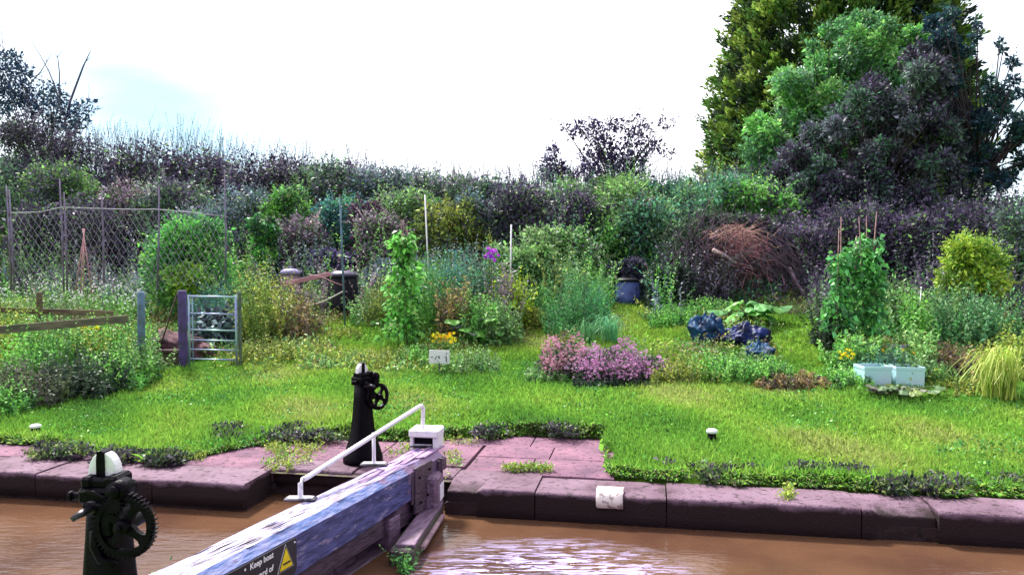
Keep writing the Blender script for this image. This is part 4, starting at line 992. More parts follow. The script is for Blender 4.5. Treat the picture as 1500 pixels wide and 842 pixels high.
cbin('large black round compost bin beside the thin blue stake', 502, 462, 394, 46, BIN, mat('violet_black_plastic', (.05, .04, .09), .3), None)
cbin('smaller faded pink compost bin with pale lid, behind the yellow weeds', 425, 458, 391, 30, BINP, mat('lilac_lid', (.28, .24, .42), .4))
cbin('dark blue compost bin in front of the hedge, right of the tall feathery plants', 919, 446, 405, 38, BINB, BIN)

# sign
x, y, z = ground_at(643, 550); t = thing('garden_sign', 'small white sign board with dark handwritten marks standing in the flower bed', 'sign', (x, y, z))
a = at(628, 533, y); b = at(658, 513, y)
mb = MB(); mb.box(((a.x + b.x) / 2, y, (a.z + b.z) / 2), (b.x - a.x, .012, b.z - a.z), Matrix.Rotation(R(1.5), 3, 'Y'), .003); mb.build('board', WHITE, t)
mb = MB(); mb.box(((a.x + b.x) / 2, y + .02, (z + a.z) / 2 - .02), (.03, .02, a.z - z + .1), None); mb.build('peg', GRPOST, t)
INK = mat('ink', (.03, .02, .05), .7)
def strokes(ls_, nm):
    mb = MB()
    for ln in ls_:
        mb.tube([at(px, py, y - .008) for px, py in ln], .0055 * 1.0, 5)
    mb.build(nm, INK, t)
strokes([[(630.5, 523.5), (634, 523.3)], [(637, 526), (639.5, 521.5)], [(636, 526.5), (637, 526)], [(641, 521.5), (644, 525.5)], [(644, 521.5), (641.5, 525)]], 'marking')
strokes([[(653.5, 517.5), (653.2, 520)], [(651, 523.5), (653.2, 522), (653.2, 530.5)], [(653.5, 522), (653.5, 530.5)]], 'numeral')

# two pale tubs
TUB = mat('pale_blue_tub', (.42, .70, .74), .5, col2=(.50, .66, .74), scale=4, bump=.1)
def tub(label, pxa, pxb, pyt, pyb, tilt):
    Y = ground_at((pxa + pxb) / 2, pyb + 3)[1]; a, b = at(pxa, pyb, Y), at(pxb, pyt, Y)
    c = Vector(((a.x + b.x) / 2, Y + .15, a.z)); W, H, D = b.x - a.x, b.z - a.z, .34
    t = thing('planter_tub', label, 'planter', c, 'pale blue planters in the flower bed'); M_ = Matrix.Rotation(R(tilt), 3, 'Z')
    mb = MB(); q = []
    for (zz, s) in ((0, .97), (H * .86, 1.0), (H * .86, 1.03), (H, 1.03), (H, .95), (H * .5, .93)):
        q += [c + M_ @ Vector((sx * W / 2 * s, sy * D / 2 * s, zz)) for sx, sy in ((-1, -1), (1, -1), (1, 1), (-1, 1))]
    mb.add(q, [(3, 2, 1, 0)] + [(i * 4 + j, i * 4 + (j + 1) % 4, (i + 1) * 4 + (j + 1) % 4, (i + 1) * 4 + j) for i in range(5) for j in range(4)])
    mb.build('tub', TUB, t, bevel=.012)
    mb = MB(); mb.add([c + M_ @ Vector((sx * W / 2 * .9, sy * D / 2 * .9, H * .85)) for sx, sy in ((-1, -1), (1, -1), (1, 1), (-1, 1))], [(0, 1, 2, 3)]); mb.build('soil', MATS['dark_soil'], t)
tub('pale blue square planter tub, left one of the pair in the flower bed', 1267, 1308, 537, 569, 2)
tub('pale blue square planter tub, right one of the pair, half covered by leaves', 1318, 1358, 538, 569, -8)

# crumpled dark bags
def bag(label, px, pyb, pyt, wpx, m):
    x, y, z = ground_at(px, pyb); y += .25; W = wpx * y / FPX; H = at(0, pyt, y).z - z
    bm = bmesh.new(); bmesh.ops.create_icosphere(bm, subdivisions=5, radius=1); mb = MB(); bm.verts.index_update(); vs2 = []
    for v in bm.verts:
        c_ = v.co; f = 1 + .34 * mnoise.noise(c_ * 1.7 + Vector((px, 0, 0))) + .28 * abs(mnoise.noise(c_ * 3.5 + Vector((0, px, 0)))) - .12 * abs(mnoise.noise(c_ * 8 + Vector((0, 0, px))))
        tw = 1 if c_.z < .2 else max(.25, 1 - (c_.z - .2) * .9)
        vs2.append(Vector((x, y, z)) + Vector((c_.x * W * .52 * f * tw, c_.y * .35 * f * tw, max(-.05, (c_.z * .5 + .42) * H * f * 1.02))))
    mb.add(vs2, [[v.index for v in f.verts] for f in bm.faces], True); bm.free()
    t = thing('plastic_bag', label, 'bag', (x, y, z), 'crumpled plastic sacks in the vegetable plot'); mb.build('sack', m, t); 
BAGT = mat('teal_blue_plastic', (.012, .06, .14), .5, col2=(.006, .02, .06), scale=5, bump=.9, bscale=9, spec=.12); BAGN = mat('navy_plastic', (.008, .02, .12), .45, col2=(.004, .006, .03), scale=5, bump=.9, bscale=9, spec=.15)
bag('crumpled teal blue plastic sack on the plot, left of the darker sack', 1041, 506, 458, 50, BAGT)
bag('crumpled dark navy plastic sack under the bright green rhubarb', 1101, 514, 472, 58, BAGN)
bag('small dark blue sack slumped against the right foot of the navy sack', 1120, 532, 500, 34, BAGT)

# ------------------------------------------------------------------ vegetation: bank undergrowth (stuff)
def bankstuff():
    Ps, rs, cs = [], [], []
    for k in range(2300):
        u = rng.uniform(-19, 21); v = 11.2 + 6.2 * rng.random()
        x, y, _ = uvw(u, v); 
        if abs(x) > y * .72: continue
        px = 750 + x / y * FPX; z = gz(u, v)
        nn = mnoise.noise(Vector((u * .45, v * .8, 1.7))) + .5 * mnoise.noise(Vector((u * 1.6, v * 2, 7)))
        if px < 340: pal = 'plumgreen' if nn > -.1 else 'plum'; 
        elif px < 760: pal = ('slate', 'plum', 'mauve', 'mid', 'plumgreen')[int(min(4, max(0, (nn + .5) * 5)))]
        elif px < 1010: pal = ('slate', 'mid', 'teal', 'olive')[int(min(3, max(0, (nn + .45) * 4.4)))]
        elif px < 1150: pal = ('dark', 'teal', 'plum')[int(min(2, max(0, (nn + .5) * 3)))]
        else: pal = 'plum'
        r = rng.uniform(.22, .5) * (.7 if v > 16.6 else 1)
        cs.append(pick(pal, 1)[0]); Ps.append((x, y, z + rng.uniform(0, .35))); rs.append((r * 1.1, r * .8, r * .8))
    V, C = blob_leaves(list(zip(Ps, rs, cs)), 190000, .085, .5, shell=.5)
    o = npmesh('undergrowth', V, 4, C, LEAF); o['kind'] = 'stuff'; o['label'] = 'tangled undergrowth of brambles and ivy covering the bank below the hedge'; o['category'] = 'undergrowth'
bankstuff()
def bankweeds():
    n = 3600; st, ln, cc = [], [], []
    while len(st) < n:
        u = rng.uniform(-18, 20); v = rng.uniform(9.2, 16.6); x, y, _ = uvw(u, v)
        if abs(x) > y * .7 or (y > 0 and 995 < 750 + x / y * FPX < 1180 and v < 14) or (885 < 750 + x / y * FPX < 955 and v < 13): continue
        nn = mnoise.noise(Vector((u * .8, v * .5, 11)))
        if nn < -.15: continue
        st.append((x, y, gz(u, v))); ln.append(rng.uniform(.7, 1.5) * (1 + nn) * (.8 if v < 11 else 1.1))
        px = 750 + x / y * FPX
        pals = ('plumgreen', 'slate', 'mid', 'mauve', 'green') if px < 700 else ('mid', 'teal', 'green', 'slate', 'olive') if px < 1130 else ('plum', 'plum', 'plumgreen', 'dark', 'plum')
        cc.append(pick(pals[int((mnoise.noise(Vector((u * .6, v * .6, 20))) + .5) * 4.99) % 5], 1)[0])
    st = np.array(st); V, C, P = shoot_leaves(st, np.array([0, -.08, 1.]) + rng.normal(size=(n, 3)) * .16, np.array(ln), 30, .115, np.array(cc), .42, .15)
    o = npmesh('bank_weeds', V, 4, C, LEAF); o['kind'] = 'stuff'; o['label'] = 'tall mixed weeds, nettles and willowherb tangled between the shrubs of the bank'; o['category'] = 'weeds'
bankweeds()
# low ground cover between the plots
def cover():
    lines = [((745, 548), (762, 450)), ((965, 500), (960, 452)), ((1200, 570), (1180, 480)), ((560, 520), (540, 475)), ((720, 560), (1240, 585))]
    segs = [(Vector(ground_at(*a)[:2]), Vector(ground_at(*b)[:2])) for a, b in lines]
    pts, Cs = [], []
    while len(pts) < 4000:
        u = rng.uniform(-13, 14); v = 5.0 + 7.4 * rng.random()
        x, y, _ = uvw(u, v)
        if abs(x) > y * .7: continue
        p = Vector((x, y)); bad = False
        for a, b in segs:
            d = b - a; tt = max(0, min(1, (p - a).dot(d) / d.length_squared))
            if (p - (a + d * tt)).length < .8 + .3 * mnoise.noise(Vector((x, y, 0))): bad = True; break
        nn = mnoise.noise(Vector((u * .9, v * .9, 4)))
        if bad or nn < -.12 or (v < 5.6 and nn < .15): continue
        pts.append((x, y, gz(u, v))); Cs.append(pick(('olive', 'green', 'mid', 'brown', 'yellowgreen', 'mid')[int((nn + .5) * 5.99) % 6], 1)[0])
    per = 26; P = np.repeat(np.array(pts), per, 0) + rng.normal(size=(len(pts) * per, 3)) * np.array([.13, .13, .04]); P[:, 2] += rng.random(len(P)) ** 2 * .22
    D = rng.normal(size=P.shape) + np.array([0, 0, .9]); C = jitter(np.repeat(np.array(Cs), per, 0), .3)
    o = npmesh('ground_cover', leaf_arrays(P, D, .065 * rng.uniform(.5, 1.5, len(P)), .45), 4, C, LEAF); o['kind'] = 'stuff'; o['label'] = 'low leafy weeds and ground cover between the garden plots'; o['category'] = 'ground cover'
cover()
# tall grasses and willowherb along the crest
def crest():
    n = 1700; st, ln, cc = [], [], []
    while len(st) < n:
        px = rng.uniform(60, 1000) if rng.random() < .86 else rng.uniform(1000, 1180); v = rng.uniform(16.4, 18.2); x, y = loc(px, v); u, vq = uv_of(x, y); z = gz(u, vq)
        nn = mnoise.noise(Vector((px / 28., v, 0)))
        top = 176 + np.interp(px, [60, 150, 300, 450, 600, 800, 1000, 1180], [15, -2, 2, 24, 50, 50, 55, 68]) + 50 * (0.5 - 1.8 * nn) * rng.random() + 26 * rng.random()
        st.append((x, y, z)); ln.append(CAMZ - (top - 380) / FPX * y - z); cc.append(pick('slate' if rng.random() < .6 else ('plum' if px > 330 else 'navy'), 1)[0])
    st = np.array(st); d = np.array([0.05, 0, 1.]) + rng.normal(size=(n, 3)) * .09
    V, C, P = shoot_leaves(st, d, np.array(ln), 34, .105, np.array(cc), .34, .10)
    V2 = []; C2 = []
    w_ = .006
    for i in range(n):                                  # stems as thin crossed strips
        pts = [st[i]] + [P[i, j] for j in range(0, 34, 6)] + [P[i, -1]]
        for a, b in zip(pts[:-1], pts[1:]):
            V2 += [a + [-w_, 0, 0], a + [w_, 0, 0], b + [w_ * .7, 0, 0], b + [-w_ * .7, 0, 0]]; C2.append(cc[i])
    o = npmesh('tall_grass', np.concatenate([V, np.array(V2)]), 4, np.concatenate([C, np.array(C2)]), LEAF); o['kind'] = 'stuff'; o['label'] = 'tall seeding grasses and willowherb rising above the hedge against the sky'; o['category'] = 'tall grass'
crest()

# ------------------------------------------------------------------ hedge bushes along the crest
HG = 'dark bushes of the hedge along the top of the bank'
crestb = [
 (20, 150, 222, 'plumgreen', 'hedge bush at the left edge under the thin leaved tree'),
 (120, 150, 208, 'plum', 'dark plum hedge bush right of the thin leaved tree on the crest'),
 (215, 140, 210, 'plum', 'dark hedge bush on the crest above the pale top line of the netting'),
 (305, 140, 222, 'plum', 'dark hedge bush on the crest above the tallest netting pole'),
 (395, 140, 232, 'plum', 'dark plum hedge bush on the crest just right of the netting'),
 (490, 140, 240, 'plumgreen', 'green flecked hedge bush on the crest above the large black compost bin'),
 (580, 130, 250, 'slate', 'grey green hedge bush on the crest above the climbing bean plant'),
 (665, 130, 260, 'plumgreen', 'low hedge bush on the crest left of the purple flower'),
 (745, 110, 268, 'slate', 'low grey hedge bush on the crest in the dip left of the small spreading tree'),
 (880, 170, 264, 'mid', 'olive green hedge bush under the small spreading tree'),
 (985, 140, 270, 'teal', 'teal green hedge bush between the small spreading tree and the tall conifer'),
 (1080, 150, 262, 'teal', 'blue green hedge bush at the foot of the tall conifer'),
]
for px, wd, top, pal, lb in crestb:
    bush('hedge_bush', lb, 'bush', px, 16.2 + rng.uniform(-.3, .5), wd * 1.25, top, pal, 8500, .09, .5, 16, HG, .2, .6, 55, .5)
BG = 'shrubs and brambles growing up the slope of the bank'
bank = [
 (25, 130, 232, 14.4, 'plumgreen', 'mixed purple and green shrub on the bank at the left edge, above the net'),
 (75, 120, 240, 13.8, [(.08, .14, .08), (.12, .22, .07), (.08, .07, .11)], 'pale green streaked shrub on the bank above the left end of the net'),
 (60, 120, 300, 12.6, 'plum', 'dark plum bramble behind the left part of the net'),
 (155, 130, 290, 12.8, 'plum', 'dark plum bramble behind the middle of the net'),
 (125, 90, 255, 14, [(.16, .30, .05), (.10, .20, .06), (.07, .09, .10)], 'bright leaved patch of shrub on the bank over the top line of the net'),
 (200, 110, 265, 13.7, 'mauve', 'greyish mauve shrub above the middle of the net'),
 (265, 120, 262, 13.5, 'plumgreen', 'plum and green bush above the right part of the net'),
 (300, 110, 300, 12.7, 'slate', 'slate grey bush beside the tallest pole of the net'),
 (360, 110, 270, 13.4, 'slate', 'slate green shrub on the bank right of the tallest net pole'),
 (420, 70, 270, 13, 'green', 'upright fresh green shrub on the bank above the faded pink compost bin'),
 (388, 50, 310, 11.8, 'bright', 'narrow bright green column of climbing leaves behind the yellow weeds'),
 (435, 90, 315, 12.3, 'mauve', 'mauve brown bramble directly above the faded pink compost bin'),
 (500, 90, 280, 13.2, 'blue', 'blue green feathery shrub on the bank around the top of the tall thin stake'),
 (535, 60, 288, 12.9, [(.10, .03, .09), (.14, .06, .12), (.07, .05, .08)], 'reddish purple shrub on the bank between the tall stake and the climbing bean'),
 (492, 60, 365, 11.6, [(.06, .04, .13), (.09, .07, .17), (.03, .03, .06)], 'violet heap of brush on top of the large black compost bin'),
 (560, 90, 315, 12.3, 'mauve', 'mauve tinged shrub just behind the top of the climbing bean'),
 (600, 110, 275, 13.5, 'mid', 'mid green shrub on the bank above the feathery green plants'),
 (665, 100, 290, 12.9, 'olive', 'olive shrub on the bank right of the left white cane'),
 (710, 90, 280, 13.4, 'slate', 'grey leaved shrub on the bank above the purple flower'),
 (780, 130, 270, 13.5, 'plum', 'very dark plum bramble on the bank, under the left side of the small spreading tree'),
 (855, 100, 285, 13.3, 'plum', 'dark plum thicket on the bank under the small spreading tree'),
 (815, 130, 335, 12, 'mid', 'green brown shrub below the dark plum thicket'),
 (925, 130, 262, 13.6, 'mid', 'olive green shrub on the bank right of the dark plum thicket'),
 (900, 120, 330, 13.2, 'green', 'fresh green shrub behind the dark blue compost bin'),
 (965, 120, 290, 13, 'teal', 'teal green shrub on the bank left of the brush heap'),
 (1035, 130, 262, 14, 'teal', 'blue green shrub above the heap of dead brush'),
 (1015, 100, 320, 12, 'dark', 'dark low shrub at the left end of the dead brush heap'),
 (1110, 120, 268, 14, 'green', 'green and grey shrub below the bright green tree'),
 (982, 70, 388, 10.8, 'dark', 'low dark grey green bush between the blue compost bin and the dead brush'),
 (918, 46, 378, 11.6, [(.05, .04, .10), (.03, .03, .06), (.08, .07, .12)], 'violet tufted plant right above the dark blue compost bin'),
 (1240, 210, 300, 13.4, 'plum', 'broad dark shrub in the shade under the purple leaved tree'),
 (1340, 150, 310, 12.8, 'plum', 'dark shrub behind the bare cane tips and beside the yellow green elder'),
 (1440, 170, 290, 13.2, 'plum', 'dark purple shrub behind the yellow green elder'),
 (1520, 140, 300, 12.2, 'plumgreen', 'plum and green shrub cut by the right edge of the photo'),
 (1160, 140, 330, 12.6, 'plum', 'blackish shrub in the hollow right of the dead brush heap'),
 (755, 90, 360, 11.2, 'mid', 'grey green bushy plant right of the purple flower'),
 (575, 120, 380, 10.9, 'slate', 'grey green shrub right of the large black compost bin'),
]
for px, wd, top, v, pal, lb in bank:
    bush('bank_shrub', lb, 'shrub', px, v, wd * 1.2, top, pal, int(3600 + wd * 26), .078, .5, 16, BG, .15, .6, 42, .45, .1)

# ------------------------------------------------------------------ trees
def tree(name, label, cat, px0, v, blobs, pal, n, ls, trunk_r=.12, asp=.5, dep=1.2, group=None, shell=.45, sprigs=80, sprigl=.6, base_px=None, limb=.03, twigs=0):
    """blobs: (px, py, r px) crown masses"""
    x, y = loc(px0, v); g = gxy(x, y); t = thing(name, label, cat, (x, y, g), group)
    B = []; cols = pick(pal, len(blobs))
    for (a, b_, r), c_ in zip(blobs, cols):
        Y = y + rng.uniform(-dep, dep); p = at(a, b_, Y) - Vector((x, y, g)); q = r / FPX * Y
        B.append((tuple(p), (q, q * .9, q * .85), c_))
    V, C = blob_leaves(B, int(n * 1.35), ls * 1.35, asp, shell, mixpal=pick(pal, 64))
    parts = [(V, C)]
    if sprigs:
        bi = rng.integers(0, len(B), sprigs); st = np.array([B[i][0] for i in bi]); rr = np.array([B[i][1] for i in bi])
        cen = np.mean([b[0] for b in B], axis=0)
        d = unit((st - cen) * .6 / max(1e-3, np.abs(st - cen).max()) + rng.normal(size=(sprigs, 3)) * .7 + np.array([0, 0, .35])); st = st + d * rr * .7
        V2, C2, P2 = shoot_leaves(st, d, sprigl * rng.uniform(.4, 1, sprigs), 14, ls, np.array([B[i][2] for i in bi]), asp)
        parts.append((V2, C2))
    npmesh('crown', np.concatenate([p[0] for p in parts]), 4, np.concatenate([p[1] for p in parts]), LEAF, t)
    mb = MB(); top = Vector(np.mean([b[0] for b in B], axis=0))
    fork = Vector((top.x * .3, 0, top.z * .45))
    mb.tube([(0, 0, -.2), (0, 0, .15), fork * .5 + Vector((.03, 0, 0)), fork], [trunk_r * 1.5, trunk_r * 1.1, trunk_r, trunk_r * .8], 10)
    mb.build('trunk', BARK, t, shift=False)
    mb = MB()
    for b in B:
        c = Vector(b[0]); m1 = fork.lerp(c, .5) + Vector((rng.normal() * .1, 0, -.05)); mb.tube([fork * .8, m1, c, c + (c - fork).normalized() * b[1][0] * .6], [limb, limb * .7, limb * .35, limb * .1], 5, False)
    if twigs:
        for i in range(twigs):
            b = B[rng.integers(0, len(B))]; c = Vector(b[0]); d = (c - fork).normalized() + Vector((rng.normal() * .4, 0, .5 + rng.random() * .4)); L_ = b[1][0] * rng.uniform(1.2, 2.3)
            mb.tube([c, c + d * L_ * .5 + Vector((rng.normal() * .05, 0, 0)), c + d * L_], [limb * .35, limb * .2, limb * .07], 4, False)
    mb.build('limb', BARK, t, shift=False)
    return t
# small spreading tree on the crest
tree('hawthorn_tree', 'small dark spreading tree standing alone against the sky on the crest of the bank', 'tree', 895, 17.2,
     [(872, 196, 20), (850, 190, 13), (892, 188, 14), (912, 183, 12), (940, 190, 16), (968, 184, 8), (845, 185, 7), (925, 205, 20), (885, 215, 20), (905, 232, 26), (870, 235, 24), (935, 228, 18), (962, 216, 12), (978, 226, 9), (985, 180, 5), (890, 250, 30), (925, 250, 26), (860, 255, 20), (826, 188, 5), (834, 200, 6), (930, 172, 5), (866, 180, 7), (948, 212, 12)],
     [(.035, .022, .075), (.05, .035, .10), (.025, .018, .05)], 3800, .08, .07, dep=.6, shell=.15, sprigs=70, sprigl=.8, limb=.028, twigs=10)
tree('sapling', 'slender dark sapling on the crest, left of the small spreading tree', 'tree', 812, 17.4, [(812, 222, 8), (805, 236, 9), (800, 250, 10), (818, 245, 9), (828, 258, 12), (810, 262, 14)], [(.035, .022, .075), (.05, .035, .10)], 900, .085, .03, dep=.3, shell=.15, sprigs=22, sprigl=.6, limb=.015)
# thin tree at the upper left
tree('ash_tree', 'thin leaved blue black tree with bare twigs at the upper left edge', 'tree', 70, 17.0,
     [(5, 85, 15), (28, 90, 14), (15, 108, 18), (38, 110, 16), (10, 130, 18), (40, 135, 20), (25, 150, 18), (60, 145, 16), (5, 160, 16), (50, 160, 18), (80, 150, 12), (92, 142, 12), (75, 165, 14), (100, 160, 14), (122, 158, 9), (135, 166, 7), (110, 172, 12), (85, 130, 8), (70, 125, 6), (125, 180, 9), (95, 180, 16), (-25, 110, 25), (-20, 150, 30), (138, 152, 5), (75, 185, 15), (110, 190, 12)],
     [(.015, .03, .07), (.02, .045, .09), (.015, .02, .05), (.025, .05, .07)], 4600, .09, .08, dep=.7, shell=.12, sprigs=60, sprigl=.55, limb=.026, twigs=0)
t = thing('dead_branch', 'bare leafless branches rising out of the thin tree at the upper left', 'branch', (at(98, 190, 25.6)))
mb = MB(); Yb = 25.6
for pts_, r0 in (([(98, 185), (108, 150), (118, 125), (128, 100), (133, 90), (139, 78)], .05), ([(95, 170), (88, 135), (78, 108), (66, 85), (52, 63)], .03), ([(50, 125), (66, 108), (76, 92), (84, 79)], .022), ([(92, 140), (93, 110), (91, 86), (106, 68)], .025), ([(131, 94), (142, 84)], .014), ([(91, 88), (84, 78)], .014), ([(14, 90), (11, 60), (8, 30)], .014), ([(25, 80), (26, 45)], .01), ([(115, 160), (140, 155), (158, 143)], .012), ([(50, 118), (70, 108), (92, 98)], .012), ([(133, 155), (136, 135), (134, 122)], .01), ([(10, 45), (17, 34)], .008), ([(74, 96), (76, 84), (74, 79)], .01)):
    mb.tube([at(a_, b_, Yb) for a_, b_ in pts_], [r0 * (1 - .8 * i / (len(pts_) - 1)) for i in range(len(pts_))], 5, False)
mb.build('twig', mat('grey_twig', (.10, .08, .13), .8), t)
# bushy mass under it
bush('elder_bush', 'greyish purple bush directly beneath the thin tree at the upper left', 'bush', 55, 15.6, 150, 168, [(.10, .08, .12), (.07, .06, .09), (.09, .12, .08), (.05, .04, .07)], 9000, .085, .5, 16, None, .2, .6, 60, .5)

# big conifer
def conifer():
    v = 28.0; px = 1222; x, y = loc(px, v); g = gxy(x, y)
    t = thing('conifer_tree', 'huge dense olive green conifer filling the upper right, its top out of frame', 'tree', (x, y, g))
    ppm = FPX / y; H = at(0, -330, y).z - g
    def rad(z):  # half width by height
        py = 380 - (z + g - CAMZ) * ppm
        return float(np.interp(py, [-330, -200, 0, 60, 150, 220, 270, 330], [5, 55, 112, 132, 152, 160, 162, 156])) / ppm
    n = 3600; Ps, Ds, Ss, Cs = [], [], [], []
    for i in range(n):
        z = (rng.random() ** 1.1) * H; a = rng.uniform(math.pi * .9, math.pi * 2.1) if rng.random() < .85 else rng.uniform(0, 6.28)
        r = rad(z) * (rng.uniform(.82, 1.04) if i % 4 else rng.uniform(.35, .8)); c = np.array([r * math.cos(a), r * math.sin(a), z]); o_ = np.array([math.cos(a), math.sin(a), .75]); col = pick('conifer', 1)[0]
        k = 95; L_ = rng.uniform(.45, 1.0)
        s_ = rng.random((k, 1)); sp = np.array([.22, .22, .16]) * (1.1 - s_ * .8)
        P = c + o_ * s_ * L_ + rng.normal(size=(k, 3)) * sp
        Ps.append(P); Ds.append(np.tile(o_, (k, 1)) + rng.normal(size=(k, 3)) * .45); Cs.append(np.tile(col, (k, 1)))
    P = np.concatenate(Ps); V = leaf_arrays(P, np.concatenate(Ds), .22 * rng.uniform(.5, 1.4, len(P)), .40, .05)
    npmesh('crown', V, 4, jitter(np.concatenate(Cs), .35), LEAF, t)
    mb = MB(); mb.tube([(0, 0, -.2), (0, 0, H * .5), (0, 0, H * .97)], [.4, .25, .03], 12); mb.build('trunk', BARK, t, shift=False)
    mb = MB()      # dense inner branches
    for i in range(260):
        z = H * (i + 1) / 265; a = i * 2.4; r = rad(z) * .85; mb.tube([(0, 0, z), (r * .5 * math.cos(a), r * .5 * math.sin(a), z + .15), (r * math.cos(a), r * math.sin(a), z + .5)], [.05, .03, .01], 4, False)
    mb.build('limb', BARK, t, shift=False)
conifer()
def rblobs(n, xs, inside, r0, r1):
    out = []
    tries = 0
    while len(out) < n and tries < 9999:
        tries += 1; a = random.uniform(xs[0], xs[1]); b = random.uniform(xs[2], xs[3])
        if inside(a, b): out.append((a, b, random.uniform(r0, r1)))
    return out
def polyin(poly):
    def f(x, y):
        c = False; n = len(poly)
        for i in range(n):
            x1, y1 = poly[i]; x2, y2 = poly[(i + 1) % n]
            if (y1 > y) != (y2 > y) and x < (x2 - x1) * (y - y1) / (y2 - y1) + x1: c = not c
        return c
    return f
# bright green tree in front of the conifer
pg = [(1115, 275), (1098, 250), (1105, 190), (1130, 150), (1140, 125), (1165, 85), (1205, 55), (1230, 25), (1280, 20), (1330, 30), (1350, 60), (1330, 130), (1290, 180), (1250, 260), (1180, 290)]
tree('sycamore_tree', 'bright fresh green tree in front of the huge conifer', 'tree', 1190, 18.4, rblobs(95, (1095, 1350, 20, 290), polyin(pg), 9, 22), [(.10, .30, .07), (.15, .38, .08), (.09, .22, .10), (.18, .36, .10), (.06, .15, .07), (.13, .22, .15)], 52000, .085, .16, dep=.8, shell=.25, sprigs=260, sprigl=.8)
pp_ = [(1130, 300), (1130, 262), (1155, 222), (1180, 190), (1210, 165), (1245, 150), (1265, 125), (1300, 105), (1340, 85), (1365, 95), (1385, 150), (1400, 200), (1410, 300), (1400, 350), (1150, 350)]
tree('plum_tree', 'broad dark purple leaved tree in front of the bright green tree', 'tree', 1280, 15.6, rblobs(150, (1115, 1410, 50, 350), polyin(pp_), 9, 22), [(.055, .04, .08), (.07, .06, .10), (.035, .028, .05), (.08, .12, .10), (.06, .13, .08), (.11, .12, .15)], 82000, .078, .2, dep=1.0, shell=.2, sprigs=320, sprigl=.7)
pr_ = [(1335, 60), (1350, 25), (1385, 15), (1400, 35), (1405, 80), (1395, 150), (1420, 175), (1440, 120), (1470, 100), (1480, 130), (1490, 170), (1500, 200), (1490, 260), (1460, 290), (1400, 290), (1380, 200), (1350, 150)]
AB = None
tree('alder_tree', 'blue black open leaved tree at the right edge with sky showing between its leaves', 'tree', 1430, 16.6,
     rblobs(60, (1335, 1500, 15, 290), polyin(pr_), 6, 13) + [(1375, 60, 16), (1370, 90, 18), (1360, 45, 12), (1385, 22, 6), (1420, 60, 7), (1425, 42, 5), (1415, 80, 6), (1457, 68, 5), (1462, 78, 5), (1478, 120, 8), (1385, 120, 18), (1390, 150, 16), (1440, 180, 16), (1460, 150, 14), (1420, 190, 18), (1480, 190, 10), (1425, 220, 16), (1450, 230, 15), (1500, 140, 8), (1510, 190, 22), (1500, 240, 10), (1525, 230, 18), (1475, 260, 10), (1350, 80, 18), (1475, 95, 8)],
     [(.012, .035, .06), (.02, .05, .07), (.015, .025, .05), (.02, .06, .05)], 15000, .085, .14, dep=.8, shell=.12, sprigs=200, sprigl=.6, limb=.035)

# ------------------------------------------------------------------ garden plants
bush('elder_shrub', 'lush bright green elder bush behind the metal gate, in front of the net', 'shrub', 285, 9.6, 142, 318, 'bright', 19000, .07, .5, 26, None, .05, .7, 90, .4, .1)
bush('gooseberry_bush', 'yellow green lower leaves of a bush above the purple gate post', 'shrub', 275, 8.6, 80, 385, [(.22, .36, .04), (.14, .30, .05), (.08, .18, .04)], 4000, .085, .55, 14, None, .0, .5, 30, .3, .35)
weeds('goldenrod', 'tall yellow green weeds just right of the metal gate', 'plant', 382, 6.9, 62, 362, 'yellowgreen', 70, 26, .085, .3, 1.0, .45)
weeds('dock_plant', 'brownish green tall plants right of the yellow weeds, under the hose', 'plant', 432, 7.4, 60, 425, 'brown', 60, 20, .09, .35, 1.0, .5)
weeds('brassica_plant', 'blue grey brassica with large leaves behind the bars of the metal gate', 'plant', 318, 6.6, 62, 440, [(.10, .16, .17), (.04, .05, .07), (.16, .24, .24), (.03, .03, .045)], 40, 12, .17, .65, .7, .5)
weeds('fennel', 'blue green feathery plant rising behind the top bar of the gate', 'plant', 322, 7.6, 60, 398, 'blue', 70, 26, .07, .18, .7, .3)
# weedy verge in front of the rail fence
VG = 'clumps of weeds in front of the wooden rail fence'
verge = [
 (10, 545, 80, 452, 'yellowgreen', 'yellow green weed clump at the left edge in front of the rail fence'),
 (50, 570, 90, 480, 'green', 'fresh green nettle clump under the left rail'),
 (95, 560, 80, 478, 'green', 'bright nettle clump below the yellow flowers, left of them'),
 (140, 555, 80, 488, 'yellowgreen', 'olive weed clump directly below the yellow flowers'),
 (180, 548, 60, 465, 'green', 'dark green weed clump against the tall blue grey post'),
 (30, 595, 110, 545, [(.10, .09, .08), (.06, .07, .05), (.10, .14, .06)], 'grey brown seeded weeds low at the left edge by the lawn'),
 (110, 585, 90, 530, 'dark', 'dark ivy like clump between the nettles and the lawn edge'),
 (165, 572, 80, 520, 'green', 'small leaved green clump at the lawn edge below the blue grey post'),
 (205, 560, 40, 505, 'mid', 'weeds wrapped around the foot of the blue grey post'),
 (10, 606, 60, 575, 'green', 'low leafy clump in the left corner of the lawn'),
]
for px, pyb, wd, top, pal, lb in verge:
    x, y, z = ground_at(px, pyb); u, v = uv_of(x, y)
    weeds('weed_clump', lb, 'weeds', px, v, wd * 1.25, top - 24, pal, int(wd * 1.2), 24, .062, .5, .9, .5, VG)
weeds('yarrow', 'green weeds with small white flowers behind the rail fence at the left', 'plant', 60, 8.0, 130, 400, 'mid', 90, 24, .06, .35, .8, .5, None, ([(.75, .75, .7)], 150, .06), fsz=.022)
weeds('yarrow', 'white flowering weeds between the netting and the blue grey post', 'plant', 155, 8.4, 110, 408, 'green', 80, 24, .06, .35, .8, .5, None, ([(.75, .78, .7)], 170, .07), fsz=.026)
weeds('grass_tuft', 'reddish brown dry weeds behind the rails', 'plant', 120, 7.2, 150, 440, [(.16, .11, .07), (.12, .14, .06), (.10, .08, .07)], 70, 20, .07, .3, .6, .5)
